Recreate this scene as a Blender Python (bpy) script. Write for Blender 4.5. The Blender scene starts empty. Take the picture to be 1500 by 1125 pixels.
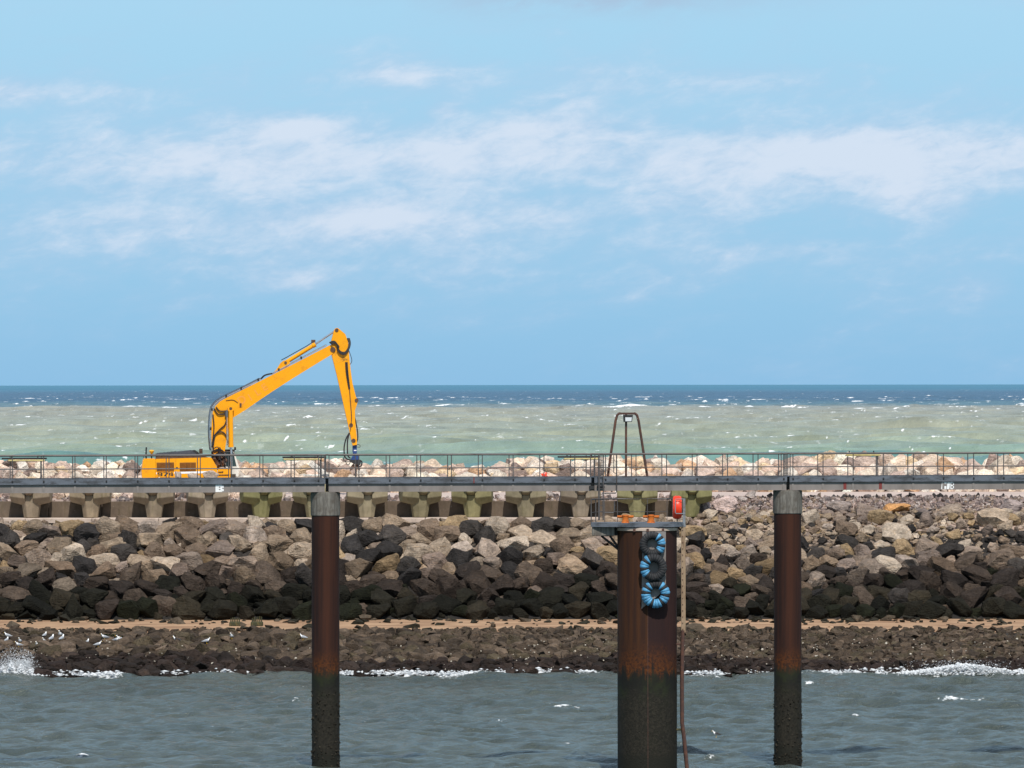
import bpy, bmesh, math, random
import numpy as np
from mathutils import noise as mnoise
from mathutils import Vector, Matrix, Quaternion, Euler

R = math.radians
sc = bpy.context.scene
COL = sc.collection
rng = np.random.default_rng(7)
random.seed(7)

# ------------------------------------------------------------------ camera
HC = 18.1            # eye height above the water (ferry deck)
FPX = 9300.0         # focal length in pixels of the 1500 px wide photograph
cam_d = bpy.data.cameras.new("camera")
cam = bpy.data.objects.new("camera", cam_d)
COL.objects.link(cam)
cam.location = (0, 0, HC)
cam.rotation_euler = (R(90), R(0.066), 0)
cam_d.sensor_width = 36.0
cam_d.lens = 36.0 * FPX / 1500.0
cam_d.clip_start = 1.0
cam_d.clip_end = 250000.0
sc.camera = cam

# ------------------------------------------------------------------ exposure
sc.view_settings.view_transform = 'Standard'
sc.view_settings.look = 'None'
sc.view_settings.gamma = 1.0
sc.view_settings.exposure = 0.0
sc.view_settings.use_curve_mapping = False
sc.render.engine = 'CYCLES'
sc.cycles.max_bounces = 5
sc.cycles.diffuse_bounces = 2
sc.cycles.glossy_bounces = 2

# ------------------------------------------------------------------ sun
SUN_EL, SUN_AZ = 52.0, 172.0     # azimuth clockwise from +Y (the view direction): high behind the camera, a little to the right
sun_d = bpy.data.lights.new("sun", 'SUN')
sun = bpy.data.objects.new("sun", sun_d)
COL.objects.link(sun)
sun_d.energy = 4.5
sun_d.angle = R(0.53)
sun_d.color = (1.0, 0.95, 0.87)
sv = Vector((math.sin(R(SUN_AZ)) * math.cos(R(SUN_EL)), math.cos(R(SUN_AZ)) * math.cos(R(SUN_EL)), math.sin(R(SUN_EL))))
sun.rotation_euler = sv.to_track_quat('Z', 'Y').to_euler()


# ------------------------------------------------------------------ node helper
class NT:
    def __init__(self, tree):
        self.t = tree
        self.n = tree.nodes
        self.l = tree.links

    def node(self, typ, ins=None, **props):
        nd = self.n.new(typ)
        for k, v in props.items():
            setattr(nd, k, v)
        for k, v in (ins or {}).items():
            self.put(nd.inputs[k], v)
        return nd

    def put(self, sock, v):
        if isinstance(v, bpy.types.NodeSocket):
            self.l.new(v, sock)
        elif v is not None:
            if isinstance(v, (tuple, list)) and sock.type == 'RGBA' and len(v) == 3:
                v = (*v, 1)
            sock.default_value = v

    def m(self, op, a, b=None, c=None, clamp=False):
        nd = self.n.new('ShaderNodeMath')
        nd.operation = op
        nd.use_clamp = clamp
        for i, v in enumerate((a, b, c)):
            if v is not None:
                self.put(nd.inputs[i], v)
        return nd.outputs[0]

    def vm(self, op, a, b=None, scale=None):
        nd = self.n.new('ShaderNodeVectorMath')
        nd.operation = op
        self.put(nd.inputs[0], a)
        if b is not None:
            self.put(nd.inputs[1], b)
        if scale is not None:
            self.put(nd.inputs['Scale'], scale)
        return nd.outputs['Value'] if op in ('DOT_PRODUCT', 'LENGTH', 'DISTANCE') else nd.outputs[0]

    def mix(self, fac, a, b, blend='MIX'):
        nd = self.n.new('ShaderNodeMix')
        nd.data_type = 'RGBA'
        nd.blend_type = blend
        self.put(nd.inputs[0], fac)
        self.put(nd.inputs[6], a)
        self.put(nd.inputs[7], b)
        return nd.outputs[2]

    def noise(self, vec, scale, detail=4, rough=0.55, dist=0.0, color=False):
        nd = self.node('ShaderNodeTexNoise', {'Scale': scale, 'Detail': detail, 'Roughness': rough, 'Distortion': dist})
        if vec is not None:
            self.put(nd.inputs['Vector'], vec)
        return nd.outputs['Color' if color else 'Fac']

    def ramp(self, fac, stops):
        nd = self.n.new('ShaderNodeValToRGB')
        cr = nd.color_ramp
        while len(cr.elements) < len(stops):
            cr.elements.new(0.5)
        for e, (p, c) in zip(cr.elements, stops):
            e.position = p
            e.color = c if len(c) == 4 else (*c, 1)
        self.put(nd.inputs[0], fac)
        return nd.outputs[0]

    def sm(self, v, lo, hi, a=0.0, b=1.0):
        nd = self.node('ShaderNodeMapRange', {'Value': v, 'From Min': lo, 'From Max': hi, 'To Min': a, 'To Max': b}, interpolation_type='SMOOTHSTEP')
        return nd.outputs[0]

    def lin(self, v, lo, hi, a=0.0, b=1.0):
        return self.node('ShaderNodeMapRange', {'Value': v, 'From Min': lo, 'From Max': hi, 'To Min': a, 'To Max': b}).outputs[0]


def srgb(r, g, b):
    f = lambda c: (c / 255 / 12.92) if c / 255 <= 0.04045 else ((c / 255 + 0.055) / 1.055) ** 2.4
    return (f(r), f(g), f(b))


# ------------------------------------------------------------------ sky
W = bpy.data.worlds.new("World")
sc.world = W
W.use_nodes = True
w = NT(W.node_tree)
w.n.clear()
STR = 0.1
tc = w.node('ShaderNodeTexCoord').outputs['Generated']
sep = w.node('ShaderNodeSeparateXYZ', {0: tc})
dx, dy, dz = sep.outputs
sky = w.node('ShaderNodeTexSky', sky_type='NISHITA', sun_disc=False, sun_elevation=R(SUN_EL), sun_rotation=R(SUN_AZ),
             air_density=1.0, dust_density=0.6, ozone_density=1.2)
# low sky: clear blue air just over the sea, paler and more cyan a few degrees up
K = 1.0 / STR
low = w.ramp(w.lin(dz, 0.0, 0.07), [
    (0.0, tuple(K * c for c in srgb(143, 192, 228))), (0.30, tuple(K * c for c in srgb(154, 203, 234))),
    (0.62, tuple(K * c for c in srgb(164, 211, 239))), (1.0, tuple(K * c for c in srgb(172, 216, 242)))])
base = w.mix(w.sm(dz, 0.06, 0.55), low, w.vm('SCALE', sky.outputs[0], scale=.8))
# clouds, laid out by direction (azimuth and height in 1/9300 rad)
az = w.m('ARCTAN2', dx, dy)
U = w.m('MULTIPLY_ADD', az, FPX, 750.0)
V = w.m('MULTIPLY_ADD', dz, -FPX, 562.5)
UV = w.node('ShaderNodeCombineXYZ', {0: U, 1: V, 2: 0.0}).outputs[0]
Ush = w.m('MULTIPLY_ADD', V, 0.7, U)          # streaks lean up to the right
nv = w.node('ShaderNodeCombineXYZ', {0: w.m('MULTIPLY', Ush, 1 / 260.0), 1: w.m('MULTIPLY', V, 1 / 95.0), 2: 3.7}).outputs[0]
n1 = w.noise(nv, 1.0, 9, 0.62, 0.25)
nv2 = w.node('ShaderNodeCombineXYZ', {0: w.m('MULTIPLY', Ush, 1 / 90.0), 1: w.m('MULTIPLY', V, 1 / 42.0), 2: 9.1}).outputs[0]
n2 = w.noise(nv2, 1.0, 8, 0.6, 0.4)
nv3 = w.node('ShaderNodeCombineXYZ', {0: w.m('MULTIPLY', Ush, 1 / 30.0), 1: w.m('MULTIPLY', V, 1 / 16.0), 2: 1.3}).outputs[0]
n3 = w.noise(nv3, 1.0, 6, 0.6, 0.5)
n2 = w.m('ADD', w.m('MULTIPLY', n2, .70), w.m('MULTIPLY', n3, .30))
clouds = [  # centre u, v, half sizes, weight
    (1120, 218, 360, 32, .46), (1420, 230, 220, 46, .50), (1180, 262, 320, 40, .30), (1350, 290, 60, 34, .40), (1010, 290, 80, 40, .26),
    (700, 228, 260, 42, .36), (820, 185, 70, 12, .38), (440, 186, 46, 18, .45), (345, 182, 70, 18, .34),
    (572, 100, 48, 28, .42), (650, 108, 70, 24, .26), (655, 160, 22, 10, .36), (535, 314, 42, 11, .46),
    (120, 235, 240, 40, .34), (420, 250, 240, 40, .22), (18, 135, 46, 20, .40), (420, 412, 62, 18, .34), (720, 322, 190, 26, .28),
    (1430, 425, 64, 30, .36), (230, 325, 230, 26, .22), (1120, 372, 180, 18, .24), (255, 445, 60, 18, .20),
    (1080, 120, 130, 26, .20), (500, 215, 420, 75, .16), (280, 345, 420, 60, .30), (900, 350, 460, 60, .20), (1150, 130, 480, 50, .16), (350, 430, 360, 30, .12), (150, 130, 200, 40, .14), (880, 105, 70, 18, .18), (1300, 450, 60, 18, .18)]
acc = None
for (cu, cv, su, sv_, a) in clouds:
    d = w.vm('MULTIPLY', w.vm('SUBTRACT', UV, (cu, cv, 0)), (1 / su, 1 / sv_, 0))
    g = w.m('MULTIPLY', w.m('EXPONENT', w.m('MULTIPLY', w.vm('DOT_PRODUCT', d, d), -0.7)), a)
    acc = g if acc is None else w.m('ADD', acc, g)
acc = w.m('ADD', acc, w.sm(dz, 0.060, 0.20, 0.0, 0.12))            # broken cloud carries on over the rest of the sky
side = w.sm(w.m('ABSOLUTE', az), 0.085, 0.13)
acc = w.m('MULTIPLY_ADD', side, w.m('MULTIPLY', w.sm(dz, 0.012, 0.03), 0.28), acc)
nn = w.m('ADD', w.m('MULTIPLY', w.m('SUBTRACT', n1, 0.5), 1.25), w.m('MULTIPLY', w.m('SUBTRACT', n2, 0.5), 0.85))
nn = w.m('SUBTRACT', nn, w.m('ADD', w.sm(dz, 0.022, 0.005, 0.0, 0.16), w.m('MULTIPLY', w.sm(dz, 0.046, 0.054), w.sm(dz, 0.085, 0.065, 0.0, 0.16))))
dens = w.m('ADD', acc, nn)
cl = w.sm(dens, -0.26, 0.88)
shade = w.sm(w.m('ADD', dens, w.m('MULTIPLY', w.m('SUBTRACT', n2, 0.5), 1.6)), 0.05, 1.0)
ccol = w.mix(shade, tuple(K * c for c in srgb(178, 204, 232)), tuple(K * c for c in srgb(224, 231, 245)))
out = w.mix(w.m('MULTIPLY', cl, 0.76), base, ccol)
# thin lavender veil high in the frame
gd = w.vm('MULTIPLY', w.vm('SUBTRACT', UV, (860, -2, 0)), (1 / 190, 1 / 20, 0))
gv = w.m('MULTIPLY', w.m('EXPONENT', w.m('MULTIPLY', w.vm('DOT_PRODUCT', gd, gd), -0.7)), w.sm(w.m('ADD', n1, w.m('MULTIPLY', w.m('SUBTRACT', n2, .5), .5)), .30, .62))
out = w.mix(gv, out, tuple(K * c for c in srgb(170, 196, 222)))
bg = w.node('ShaderNodeBackground', {'Color': out, 'Strength': STR})
wo = w.node('ShaderNodeOutputWorld', {'Surface': bg.outputs[0]})


# ------------------------------------------------------------------ object helpers
def tag(o, label=None, cat=None, group=None, kind=None):
    if label: o['label'] = label
    if cat: o['category'] = cat
    if group: o['group'] = group
    if kind: o['kind'] = kind
    return o


def thing(name, label, cat, loc=(0, 0, 0), rotz=0.0, group=None):
    o = bpy.data.objects.new(name, None)
    o.empty_display_size = 0.3
    COL.objects.link(o)
    o.location = loc
    o.rotation_euler = (0, 0, rotz)
    return tag(o, label, cat, group)


def link(name, me, parent=None, mat=None):
    o = bpy.data.objects.new(name, me)
    COL.objects.link(o)
    if parent is not None:
        o.parent = parent
    if mat is not None and not me.materials:
        me.materials.append(mat)
    return o


class MB:
    def __init__(self):
        self.b = bmesh.new()

    def box(self, c, s, rot=None):
        vs = bmesh.ops.create_cube(self.b, size=1.0)['verts']
        M = Matrix.Translation(c) @ (rot.to_4x4() if rot else Matrix()) @ Matrix.Diagonal((s[0], s[1], s[2], 1))
        bmesh.ops.transform(self.b, matrix=M, verts=vs)
        return self

    def tube(self, p, q, r, r2=None, seg=10):
        p, q = Vector(p), Vector(q)
        d = q - p
        vs = bmesh.ops.create_cone(self.b, cap_ends=True, segments=seg, radius1=r, radius2=r if r2 is None else r2, depth=d.length)['verts']
        M = Matrix.Translation((p + q) / 2) @ d.to_track_quat('Z', 'Y').to_matrix().to_4x4()
        bmesh.ops.transform(self.b, matrix=M, verts=vs)
        return self

    def path(self, pts, r, seg=8):
        """a bent tube through the points"""
        pts = [Vector(p) for p in pts]
        rings = []
        up = None
        for i, p in enumerate(pts):
            t = (pts[min(i + 1, len(pts) - 1)] - pts[max(i - 1, 0)]).normalized()
            if up is None:
                up = Vector((0, 1, 0)) if abs(t.y) < 0.9 else Vector((1, 0, 0))
            a = t.cross(up).normalized()
            b2 = t.cross(a).normalized()
            rings.append([self.b.verts.new(p + r * (math.cos(k * 2 * math.pi / seg) * a + math.sin(k * 2 * math.pi / seg) * b2)) for k in range(seg)])
        for r0, r1 in zip(rings, rings[1:]):
            for k in range(seg):
                self.b.faces.new((r0[k], r0[(k + 1) % seg], r1[(k + 1) % seg], r1[k]))
        self.b.faces.new(rings[0][::-1])
        self.b.faces.new(rings[-1])
        return self

    def hose(self, pts, r, seg=6):
        """a hose curving smoothly through the points"""
        p = [Vector(q) for q in pts]
        p = [p[0] * 2 - p[1]] + p + [p[-1] * 2 - p[-2]]
        out = []
        for i in range(1, len(p) - 2):
            for k in range(4):
                t_ = k / 4
                out.append(.5 * (2 * p[i] + (p[i + 1] - p[i - 1]) * t_ + (2 * p[i - 1] - 5 * p[i] + 4 * p[i + 1] - p[i + 2]) * t_ ** 2 + (3 * p[i] - p[i - 1] - 3 * p[i + 1] + p[i + 2]) * t_ ** 3))
        out.append(p[-2])
        return self.path(out, r, seg)

    def prism(self, poly, y0, y1):
        """polygon in x,z extruded from y0 to y1"""
        a = [self.b.verts.new((x, y0, z)) for x, z in poly]
        c = [self.b.verts.new((x, y1, z)) for x, z in poly]
        n = len(poly)
        self.b.faces.new(a)
        self.b.faces.new(c[::-1])
        for i in range(n):
            self.b.faces.new((a[i], c[i], c[(i + 1) % n], a[(i + 1) % n]))
        return self

    def lathe(self, prof, seg=24, c=(0, 0, 0)):
        rings = []
        for (r, z) in prof:
            rings.append([self.b.verts.new((c[0] + r * math.cos(k * 2 * math.pi / seg), c[1] + r * math.sin(k * 2 * math.pi / seg), c[2] + z)) for k in range(seg)])
        for r0, r1 in zip(rings, rings[1:]):
            for k in range(seg):
                self.b.faces.new((r0[k], r0[(k + 1) % seg], r1[(k + 1) % seg], r1[k]))
        self.b.faces.new(rings[0][::-1])
        self.b.faces.new(rings[-1])
        return self

    def bevel(self, w_, seg=2, ang=0.5):
        es = [e for e in self.b.edges if len(e.link_faces) == 2 and e.calc_face_angle(0) > ang]
        bmesh.ops.bevel(self.b, geom=es, offset=w_, segments=seg, affect='EDGES', clamp_overlap=True)
        return self

    def mesh(self, name, smooth=False):
        bmesh.ops.recalc_face_normals(self.b, faces=self.b.faces)
        me = bpy.data.meshes.new(name)
        self.b.to_mesh(me)
        self.b.free()
        if smooth:
            me.shade_smooth()
            try:
                me.set_sharp_from_angle(angle=R(35))
            except Exception:
                pass
        return me

    def build(self, name, mat, parent=None, smooth=False):
        return link(name, self.mesh(name, smooth), parent, mat)


def P(px, py, Y):
    """the point at depth Y that a pixel of the 1500 px photograph shows"""
    return Vector(((px - 750) * Y / FPX, Y, HC - (py + 0.00115 * (px - 750) - 562.5) * Y / FPX))


# ------------------------------------------------------------------ materials
def material(name):
    m = bpy.data.materials.new(name)
    m.use_nodes = True
    t = NT(m.node_tree)
    t.n.clear()
    return m, t


def finish(t, col, rough=0.7, bump=None, bstr=0.3, bdist=0.05, metal=0.0, spec=0.5, **kw):
    ins = {'Base Color': col, 'Roughness': rough, 'Metallic': metal, 'Specular IOR Level': spec}
    ins.update(kw)
    if bump is not None:
        b = t.node('ShaderNodeBump', {'Strength': bstr, 'Distance': bdist, 'Height': bump})
        ins['Normal'] = b.outputs[0]
    p = t.node('ShaderNodeBsdfPrincipled', ins)
    t.node('ShaderNodeOutputMaterial', {'Surface': p.outputs[0]})


def weathered(name, col, dirt, rough=0.6, scale=2.0, amt=0.6, metal=0.0, lo=0.45, hi=0.7, bstr=0.15, stretch=None, spec=0.4):
    """painted or bare surface with dirt / rust patches of their own shape"""
    m, t = material(name)
    v = t.node('ShaderNodeTexCoord').outputs['Object']
    if stretch:
        v = t.vm('MULTIPLY', v, stretch)
    a = t.noise(v, scale, 6, 0.65)
    f = t.noise(v, scale * 9, 4, 0.6)
    k = t.m('MULTIPLY', t.sm(t.m('ADD', a, t.m('MULTIPLY', t.m('SUBTRACT', f, .5), .35)), lo, hi), amt)
    c = t.mix(k, col, dirt)
    c = t.mix(0.35, c, t.vm('MULTIPLY', c, t.vm('SCALE', (1, 1, 1), scale=t.lin(f, .25, .75, .7, 1.3))))
    finish(t, c, rough, f, bstr, 0.02, metal, spec)
    return m


def rock_mat(name, source):
    m, t = material(name)
    if source == 'object':
        oi = t.node('ShaderNodeObjectInfo')
        base = oi.outputs['Color']
        off = t.vm('SCALE', (13.1, 7.7, 5.3), scale=t.m('MULTIPLY', oi.outputs['Random'], 40))
    else:
        base = t.node('ShaderNodeVertexColor', layer_name='Col').outputs['Color']
        off = (0, 0, 0)
    g = t.node('ShaderNodeNewGeometry')
    v = t.vm('ADD', g.outputs['Position'], off)
    n1 = t.noise(v, 1.3, 5, 0.62, 0.4)
    n2 = t.noise(v, 6.5, 5, 0.65)
    vs = t.vm('MULTIPLY', v, (1.0, 1.0, 3.5))
    n3 = t.noise(vs, 2.2, 4, 0.6, 1.2)
    c = t.vm('MULTIPLY', base, t.vm('SCALE', (1, 1, 1), scale=t.lin(n1, .3, .7, .62, 1.30)))
    c = t.vm('MULTIPLY', c, t.vm('SCALE', (1, 1, 1), scale=t.lin(n2, .3, .7, .72, 1.26)))
    warm = t.vm('MULTIPLY', c, (1.12, .96, .76))
    c = t.mix(t.sm(n3, .52, .72, 0, .7), c, warm)
    pale = t.vm('SCALE', c, scale=1.5)
    c = t.mix(t.sm(n2, .60, .72, 0, .55), c, pale)
    b = t.m('ADD', t.m('MULTIPLY', n1, .9), t.m('ADD', t.m('MULTIPLY', n2, .30), t.m('MULTIPLY', n3, .5)))
    n4 = t.noise(v, 3.2, 3, .7, .8)
    b = t.m('ADD', b, t.m('MULTIPLY', n4, .5))
    finish(t, c, 0.9, b, 1.0, 0.26, spec=0.15)
    return m


M_ROCK = rock_mat('rock_piece', 'object')
M_ROCKS = rock_mat('rock_mass', 'vertex')


def concrete_obj(name):
    m, t = material(name)
    oi = t.node('ShaderNodeObjectInfo')
    base = oi.outputs['Color']
    g = t.node('ShaderNodeNewGeometry')
    v = g.outputs['Position']
    a = t.noise(v, .9, 6, .65, .3)
    b = t.noise(v, 7, 5, .6)
    st = t.noise(t.vm('MULTIPLY', v, (3.0, 3.0, .45)), 1.6, 5, .6)
    c = t.vm('MULTIPLY', base, t.vm('SCALE', (1, 1, 1), scale=t.lin(a, .3, .7, .7, 1.25)))
    c = t.mix(t.sm(st, .5, .75, 0, .65), c, t.vm('MULTIPLY', c, (.62, .66, .5)))
    c = t.mix(t.sm(a, .55, .75, 0, .4), c, t.vm('MULTIPLY', c, (1.25, 1.2, 1.1)))
    c = t.mix(t.sm(b, .68, .74, 0, .5), c, (.5, .48, .43))
    finish(t, c, .9, t.m('ADD', a, t.m('MULTIPLY', b, .4)), .5, .05, spec=.2)
    return m


M_CONC = concrete_obj('block_concrete')
M_KERB = weathered('pale_concrete', srgb(188, 170, 156), srgb(136, 120, 108), .9, .7, .7, bstr=.3)
M_COLLAR, t = material('collar_concrete')
v = t.node('ShaderNodeTexCoord').outputs['Object']
a = t.noise(t.vm('MULTIPLY', v, (7, 7, .8)), 1.2, 6, .7)
b = t.noise(v, 3, 5, .6)
c = t.mix(t.sm(a, .42, .62), srgb(96, 92, 87), srgb(124, 120, 113))
c = t.mix(t.sm(b, .45, .7, 0, .6), c, srgb(80, 72, 64))
finish(t, c, .9, a, .4, .03, spec=.2)

M_GIRDER = weathered('grey_painted_steel', srgb(130, 122, 118), srgb(92, 85, 81), .55, .5, .8, stretch=(1, 1, .35), lo=.4, hi=.75)
M_STIFF = weathered('pale_streaked_steel', srgb(128, 121, 117), srgb(104, 97, 93), .6, 1.0, .7)
M_EDGE = weathered('blue_grey_galvanised', srgb(100, 105, 114), srgb(58, 58, 60), .55, 1.6, .9, metal=.15, lo=.42, hi=.68, stretch=(.6, 1, 2.2))
M_RAIL = weathered('dark_galvanised_rail', srgb(82, 79, 79), srgb(56, 44, 38), .5, 1.4, .8, metal=.2)
M_RAILTOP = weathered('rail_top_steel', srgb(98, 92, 89), srgb(64, 52, 45), .5, .9, .8, metal=.2)
M_DARK = weathered('black_rubber_steel', (.018, .018, .02), (.035, .032, .03), .6, 3, .6)
M_GALV = weathered('light_galvanised', srgb(140, 146, 152), srgb(96, 92, 88), .45, 3, .7, metal=.4)
M_RUSTPIPE = weathered('rusty_brown_pipe', srgb(74, 52, 46), srgb(104, 68, 50), .75, 4, .8)
M_RUSTORANGE = weathered('orange_rust', srgb(186, 100, 34), srgb(112, 52, 24), .85, 5, .8, bstr=.5)
M_TAN = weathered('tan_painted_steel', srgb(150, 128, 104), srgb(96, 70, 50), .7, 2, .7, stretch=(3, 3, .6))
M_WHITE = weathered('white_paint', (.82, .82, .82), (.6, .6, .58), .6, 6, .6)
M_REDPAINT = weathered('dull_red_paint', srgb(120, 48, 44), srgb(96, 62, 58), .6, 5, .6)
M_REDORANGE = weathered('orange_red_plastic', (.80, .05, .012), (.55, .03, .01), .35, 4, .5, spec=.5)
M_BLUEWRAP = weathered('sky_blue_strap', srgb(84, 150, 190), srgb(40, 84, 116), .55, 6, .8)
M_BLACKWRAP = weathered('black_tyre_rubber', (.016, .017, .02), (.035, .034, .034), .75, 5, .7, bstr=.4)
M_YELLOW = weathered('excavator_yellow', (.84, .345, .004), (.50, .185, .018), .42, 1.4, .5, lo=.52, hi=.74, bstr=.0, spec=.3)
M_YELLOWD = weathered('oily_stained_yellow', (.84, .345, .004), (.10, .055, .02), .5, 2.0, .9, lo=.50, hi=.68, bstr=.05)
M_GHOST = weathered('faded_letter_shadow', (.78, .31, .045), (.88, .36, .012), .45, 2.5, .7)
M_CHROME = weathered('hydraulic_chrome', (.62, .63, .66), (.4, .4, .42), .22, 3, .4, metal=.85)
M_HOSE = weathered('black_hose', (.022, .021, .024), (.05, .04, .035), .5, 4, .6)
M_HOOD = weathered('dark_grey_hood', srgb(72, 74, 82), srgb(48, 48, 50), .55, 2, .6)
M_GRILLE = weathered('brown_grille', srgb(150, 92, 26), srgb(96, 60, 24), .6, 4, .7)
M_GRILLEBACK = weathered('grille_back_brown', (.16, .085, .025), (.10, .05, .02), .8, 4, .5)  # darker brown backing of the vents, also used for the door seams
M_CABWHITE = weathered('cab_cream_paint', (.72, .70, .64), (.5, .46, .4), .45, 2, .6)
M_BLUE = weathered('deep_blue_paint', (.020, .060, .20), (.02, .03, .06), .45, 5, .7)
M_BROWNSTEEL = weathered('brown_worn_steel', srgb(96, 72, 58), srgb(58, 42, 34), .6, 4, .8, metal=.2)
M_TRACK = weathered('track_steel', (.05, .042, .036), (.09, .06, .04), .7, 3, .8)
M_AMBER, t = material('amber_lens')
finish(t, (.85, .42, .02), .2)
M_GLASS, t = material('tinted_cab_glass')
finish(t, (.030, .050, .055), .06, spec=.6)
M_LAMPGLASS, t = material('floodlight_glass')
finish(t, (.62, .64, .66), .12)
M_TUBE = weathered('yellowed_tube_cover', srgb(196, 178, 120), srgb(150, 130, 84), .4, 3, .6)
M_TIMBER = weathered('weedy_timber', (.035, .038, .018), (.12, .09, .03), .85, 9, .8, stretch=(1, 1, .3), bstr=.5)
M_TUFT = weathered('green_tuft', (.045, .10, .012), (.02, .05, .01), .8, 6, .6)
M_GREEN = weathered('green_net', (.02, .22, .15), (.02, .12, .08), .8, 6, .6)
M_GULLW = weathered('gull_white', (.82, .82, .81), (.6, .6, .6), .7, 6, .4)
M_GULLG = weathered('gull_grey', (.36, .38, .41), (.26, .28, .3), .7, 6, .4)
M_GULLB = weathered('gull_black', (.03, .03, .034), (.05, .05, .05), .7, 6, .4)
M_BEAK = weathered('gull_beak', (.7, .42, .03), (.5, .3, .03), .6, 6, .4)
M_FOAM, t = material('sea_foam')
p1 = t.node('ShaderNodeBsdfDiffuse', {'Color': (.86, .88, .90, 1)})
p2 = t.node('ShaderNodeBsdfTranslucent', {'Color': (.80, .84, .86, 1)})
mx = t.node('ShaderNodeMixShader', {0: .35, 1: p1.outputs[0], 2: p2.outputs[0]})
t.node('ShaderNodeOutputMaterial', {'Surface': mx.outputs[0]})


def pile_mat(name, orange_left):
    """rusted tube pile: brown coating, orange splash line, weed and barnacles under it (heights above the water in m)"""
    m, t = material(name)
    tcn = t.node('ShaderNodeTexCoord').outputs['Object']
    s = t.node('ShaderNodeSeparateXYZ', {0: tcn})
    x, y, z = s.outputs
    v = tcn
    nb = t.noise(v, 1.1, 6, .65, .3)
    nf = t.noise(v, 9, 7, .72, .6)
    ns = t.noise(t.vm('MULTIPLY', v, (5, 5, .25)), 1.0, 5, .6)
    brown = t.mix(t.sm(ns, .35, .68), (.018, .0072, .0056), (.040, .0130, .0072))
    if orange_left:
        brown = t.mix(t.sm(x, .02, -.02, 0, .80), t.mix(.5, brown, (.024, .0105, .0115)), t.mix(t.sm(ns, .30, .70), (.030, .0115, .0058), (.058, .0205, .0052)))
    else:
        brown = t.mix(t.m('MULTIPLY', t.sm(t.m('ABSOLUTE', t.m('SUBTRACT', x, .12)), .42, .0), .55), brown, (.052, .0155, .0065))
    zz = t.m('ADD', z, t.m('MULTIPLY', t.m('SUBTRACT', nb, .5), 1.3))
    zo = t.m('ADD', z, t.m('ADD', t.m('MULTIPLY', t.m('SUBTRACT', ns, .5), 2.2 if orange_left else .9), t.m('ADD', t.m('MULTIPLY', t.m('SUBTRACT', nb, .5), 1.4 if orange_left else .7), t.m('MULTIPLY', t.m('SUBTRACT', nf, .5), .8))))
    orange = t.mix(t.sm(nf, .38, .62), (.026, .0095, .005), (.105, .031, .005))
    o_k = t.m('MULTIPLY', t.m('MULTIPLY', t.sm(zo, 4.35, 4.8), t.sm(zo, 6.2 if orange_left else 5.7, 4.9)), t.sm(ns, .25, .6, .45, 1.0))
    c = t.mix(o_k, brown, orange)
    weed = t.mix(t.sm(nb, .42, .64), (.009, .009, .007), (.016, .020, .008))
    c = t.mix(t.sm(zo, 4.85, 4.25), c, weed)
    barn = t.mix(t.sm(nf, .35, .7), (.009, .008, .0055), (.030, .026, .018))
    c = t.mix(t.m('MULTIPLY', t.sm(zz, 4.0, 3.2), t.sm(nf, .30, .55, .55, 1)), c, barn)
    c = t.mix(t.sm(zz, .95, .55), c, (.012, .012, .008))
    bk = t.sm(zz, 4.2, 3.4)
    h = t.m('ADD', t.m('MULTIPLY', nf, t.m('MULTIPLY_ADD', bk, 1.6, .35)), t.m('MULTIPLY', ns, .2))
    finish(t, c, .8, h, .6, .03, spec=.25)
    return m


M_PILE = pile_mat('rusted_pile', False)
M_PILEBIG = pile_mat('rusted_wide_pile', True)


# ---- water
def water_mat(name, col, rough, bscale, bstr, bdist, spec=.5, foam=True, aniso=(1, 1, 1), streak=None, brk=2.6):
    m, t = material(name)
    g = t.node('ShaderNodeNewGeometry')
    pos = g.outputs['Position']
    c = col(t, pos)
    v = t.vm('MULTIPLY', pos, aniso)
    a = t.noise(v, bscale, 5, .6, .3)
    a = t.m('ADD', a, t.m('MULTIPLY', t.noise(t.vm('MULTIPLY', v, (1.0, .6, 1)), bscale * .36, 4, .6, .5), 2.2))
    b = t.node('ShaderNodeBump', {'Strength': bstr, 'Distance': bdist, 'Height': a})
    wat = t.node('ShaderNodeBsdfPrincipled', {'Base Color': c, 'Roughness': rough, 'IOR': 1.333, 'Specular IOR Level': spec, 'Normal': b.outputs[0]})
    surf = wat.outputs[0]
    if foam:
        at = t.node('ShaderNodeAttribute', attribute_name='foam')
        fn = t.noise(t.vm('MULTIPLY', pos, foam), 1.0, 5, .7, .3)
        k = t.sm(t.m('ADD', at.outputs['Fac'], t.m('MULTIPLY', t.m('SUBTRACT', fn, .5), brk)), .40, .90 if brk > 2 else .80)
        if streak:
            s1 = t.noise(t.vm('MULTIPLY', pos, streak), 1.0, 4, .62, .5)
            s2 = t.noise(t.vm('MULTIPLY', pos, (streak[0] * .12, streak[1] * .22, 0)), 1.0, 3, .6)
            k = t.m('MAXIMUM', k, t.m('MULTIPLY', t.sm(s1, .58, .74), t.sm(s2, .42, .62, .04, .42)))
        fo = t.node('ShaderNodeBsdfDiffuse', {'Color': (.84, .86, .87, 1)})
        surf = t.node('ShaderNodeMixShader', {0: k, 1: surf, 2: fo.outputs[0]}).outputs[0]
    t.node('ShaderNodeOutputMaterial', {'Surface': surf})
    return m


def harbour_col(t, pos):
    n = t.noise(t.vm('MULTIPLY', pos, (.12, .05, 0)), 1.0, 4, .6)
    return t.mix(t.sm(n, .35, .65), (.052, .066, .056), (.070, .085, .072))


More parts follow.
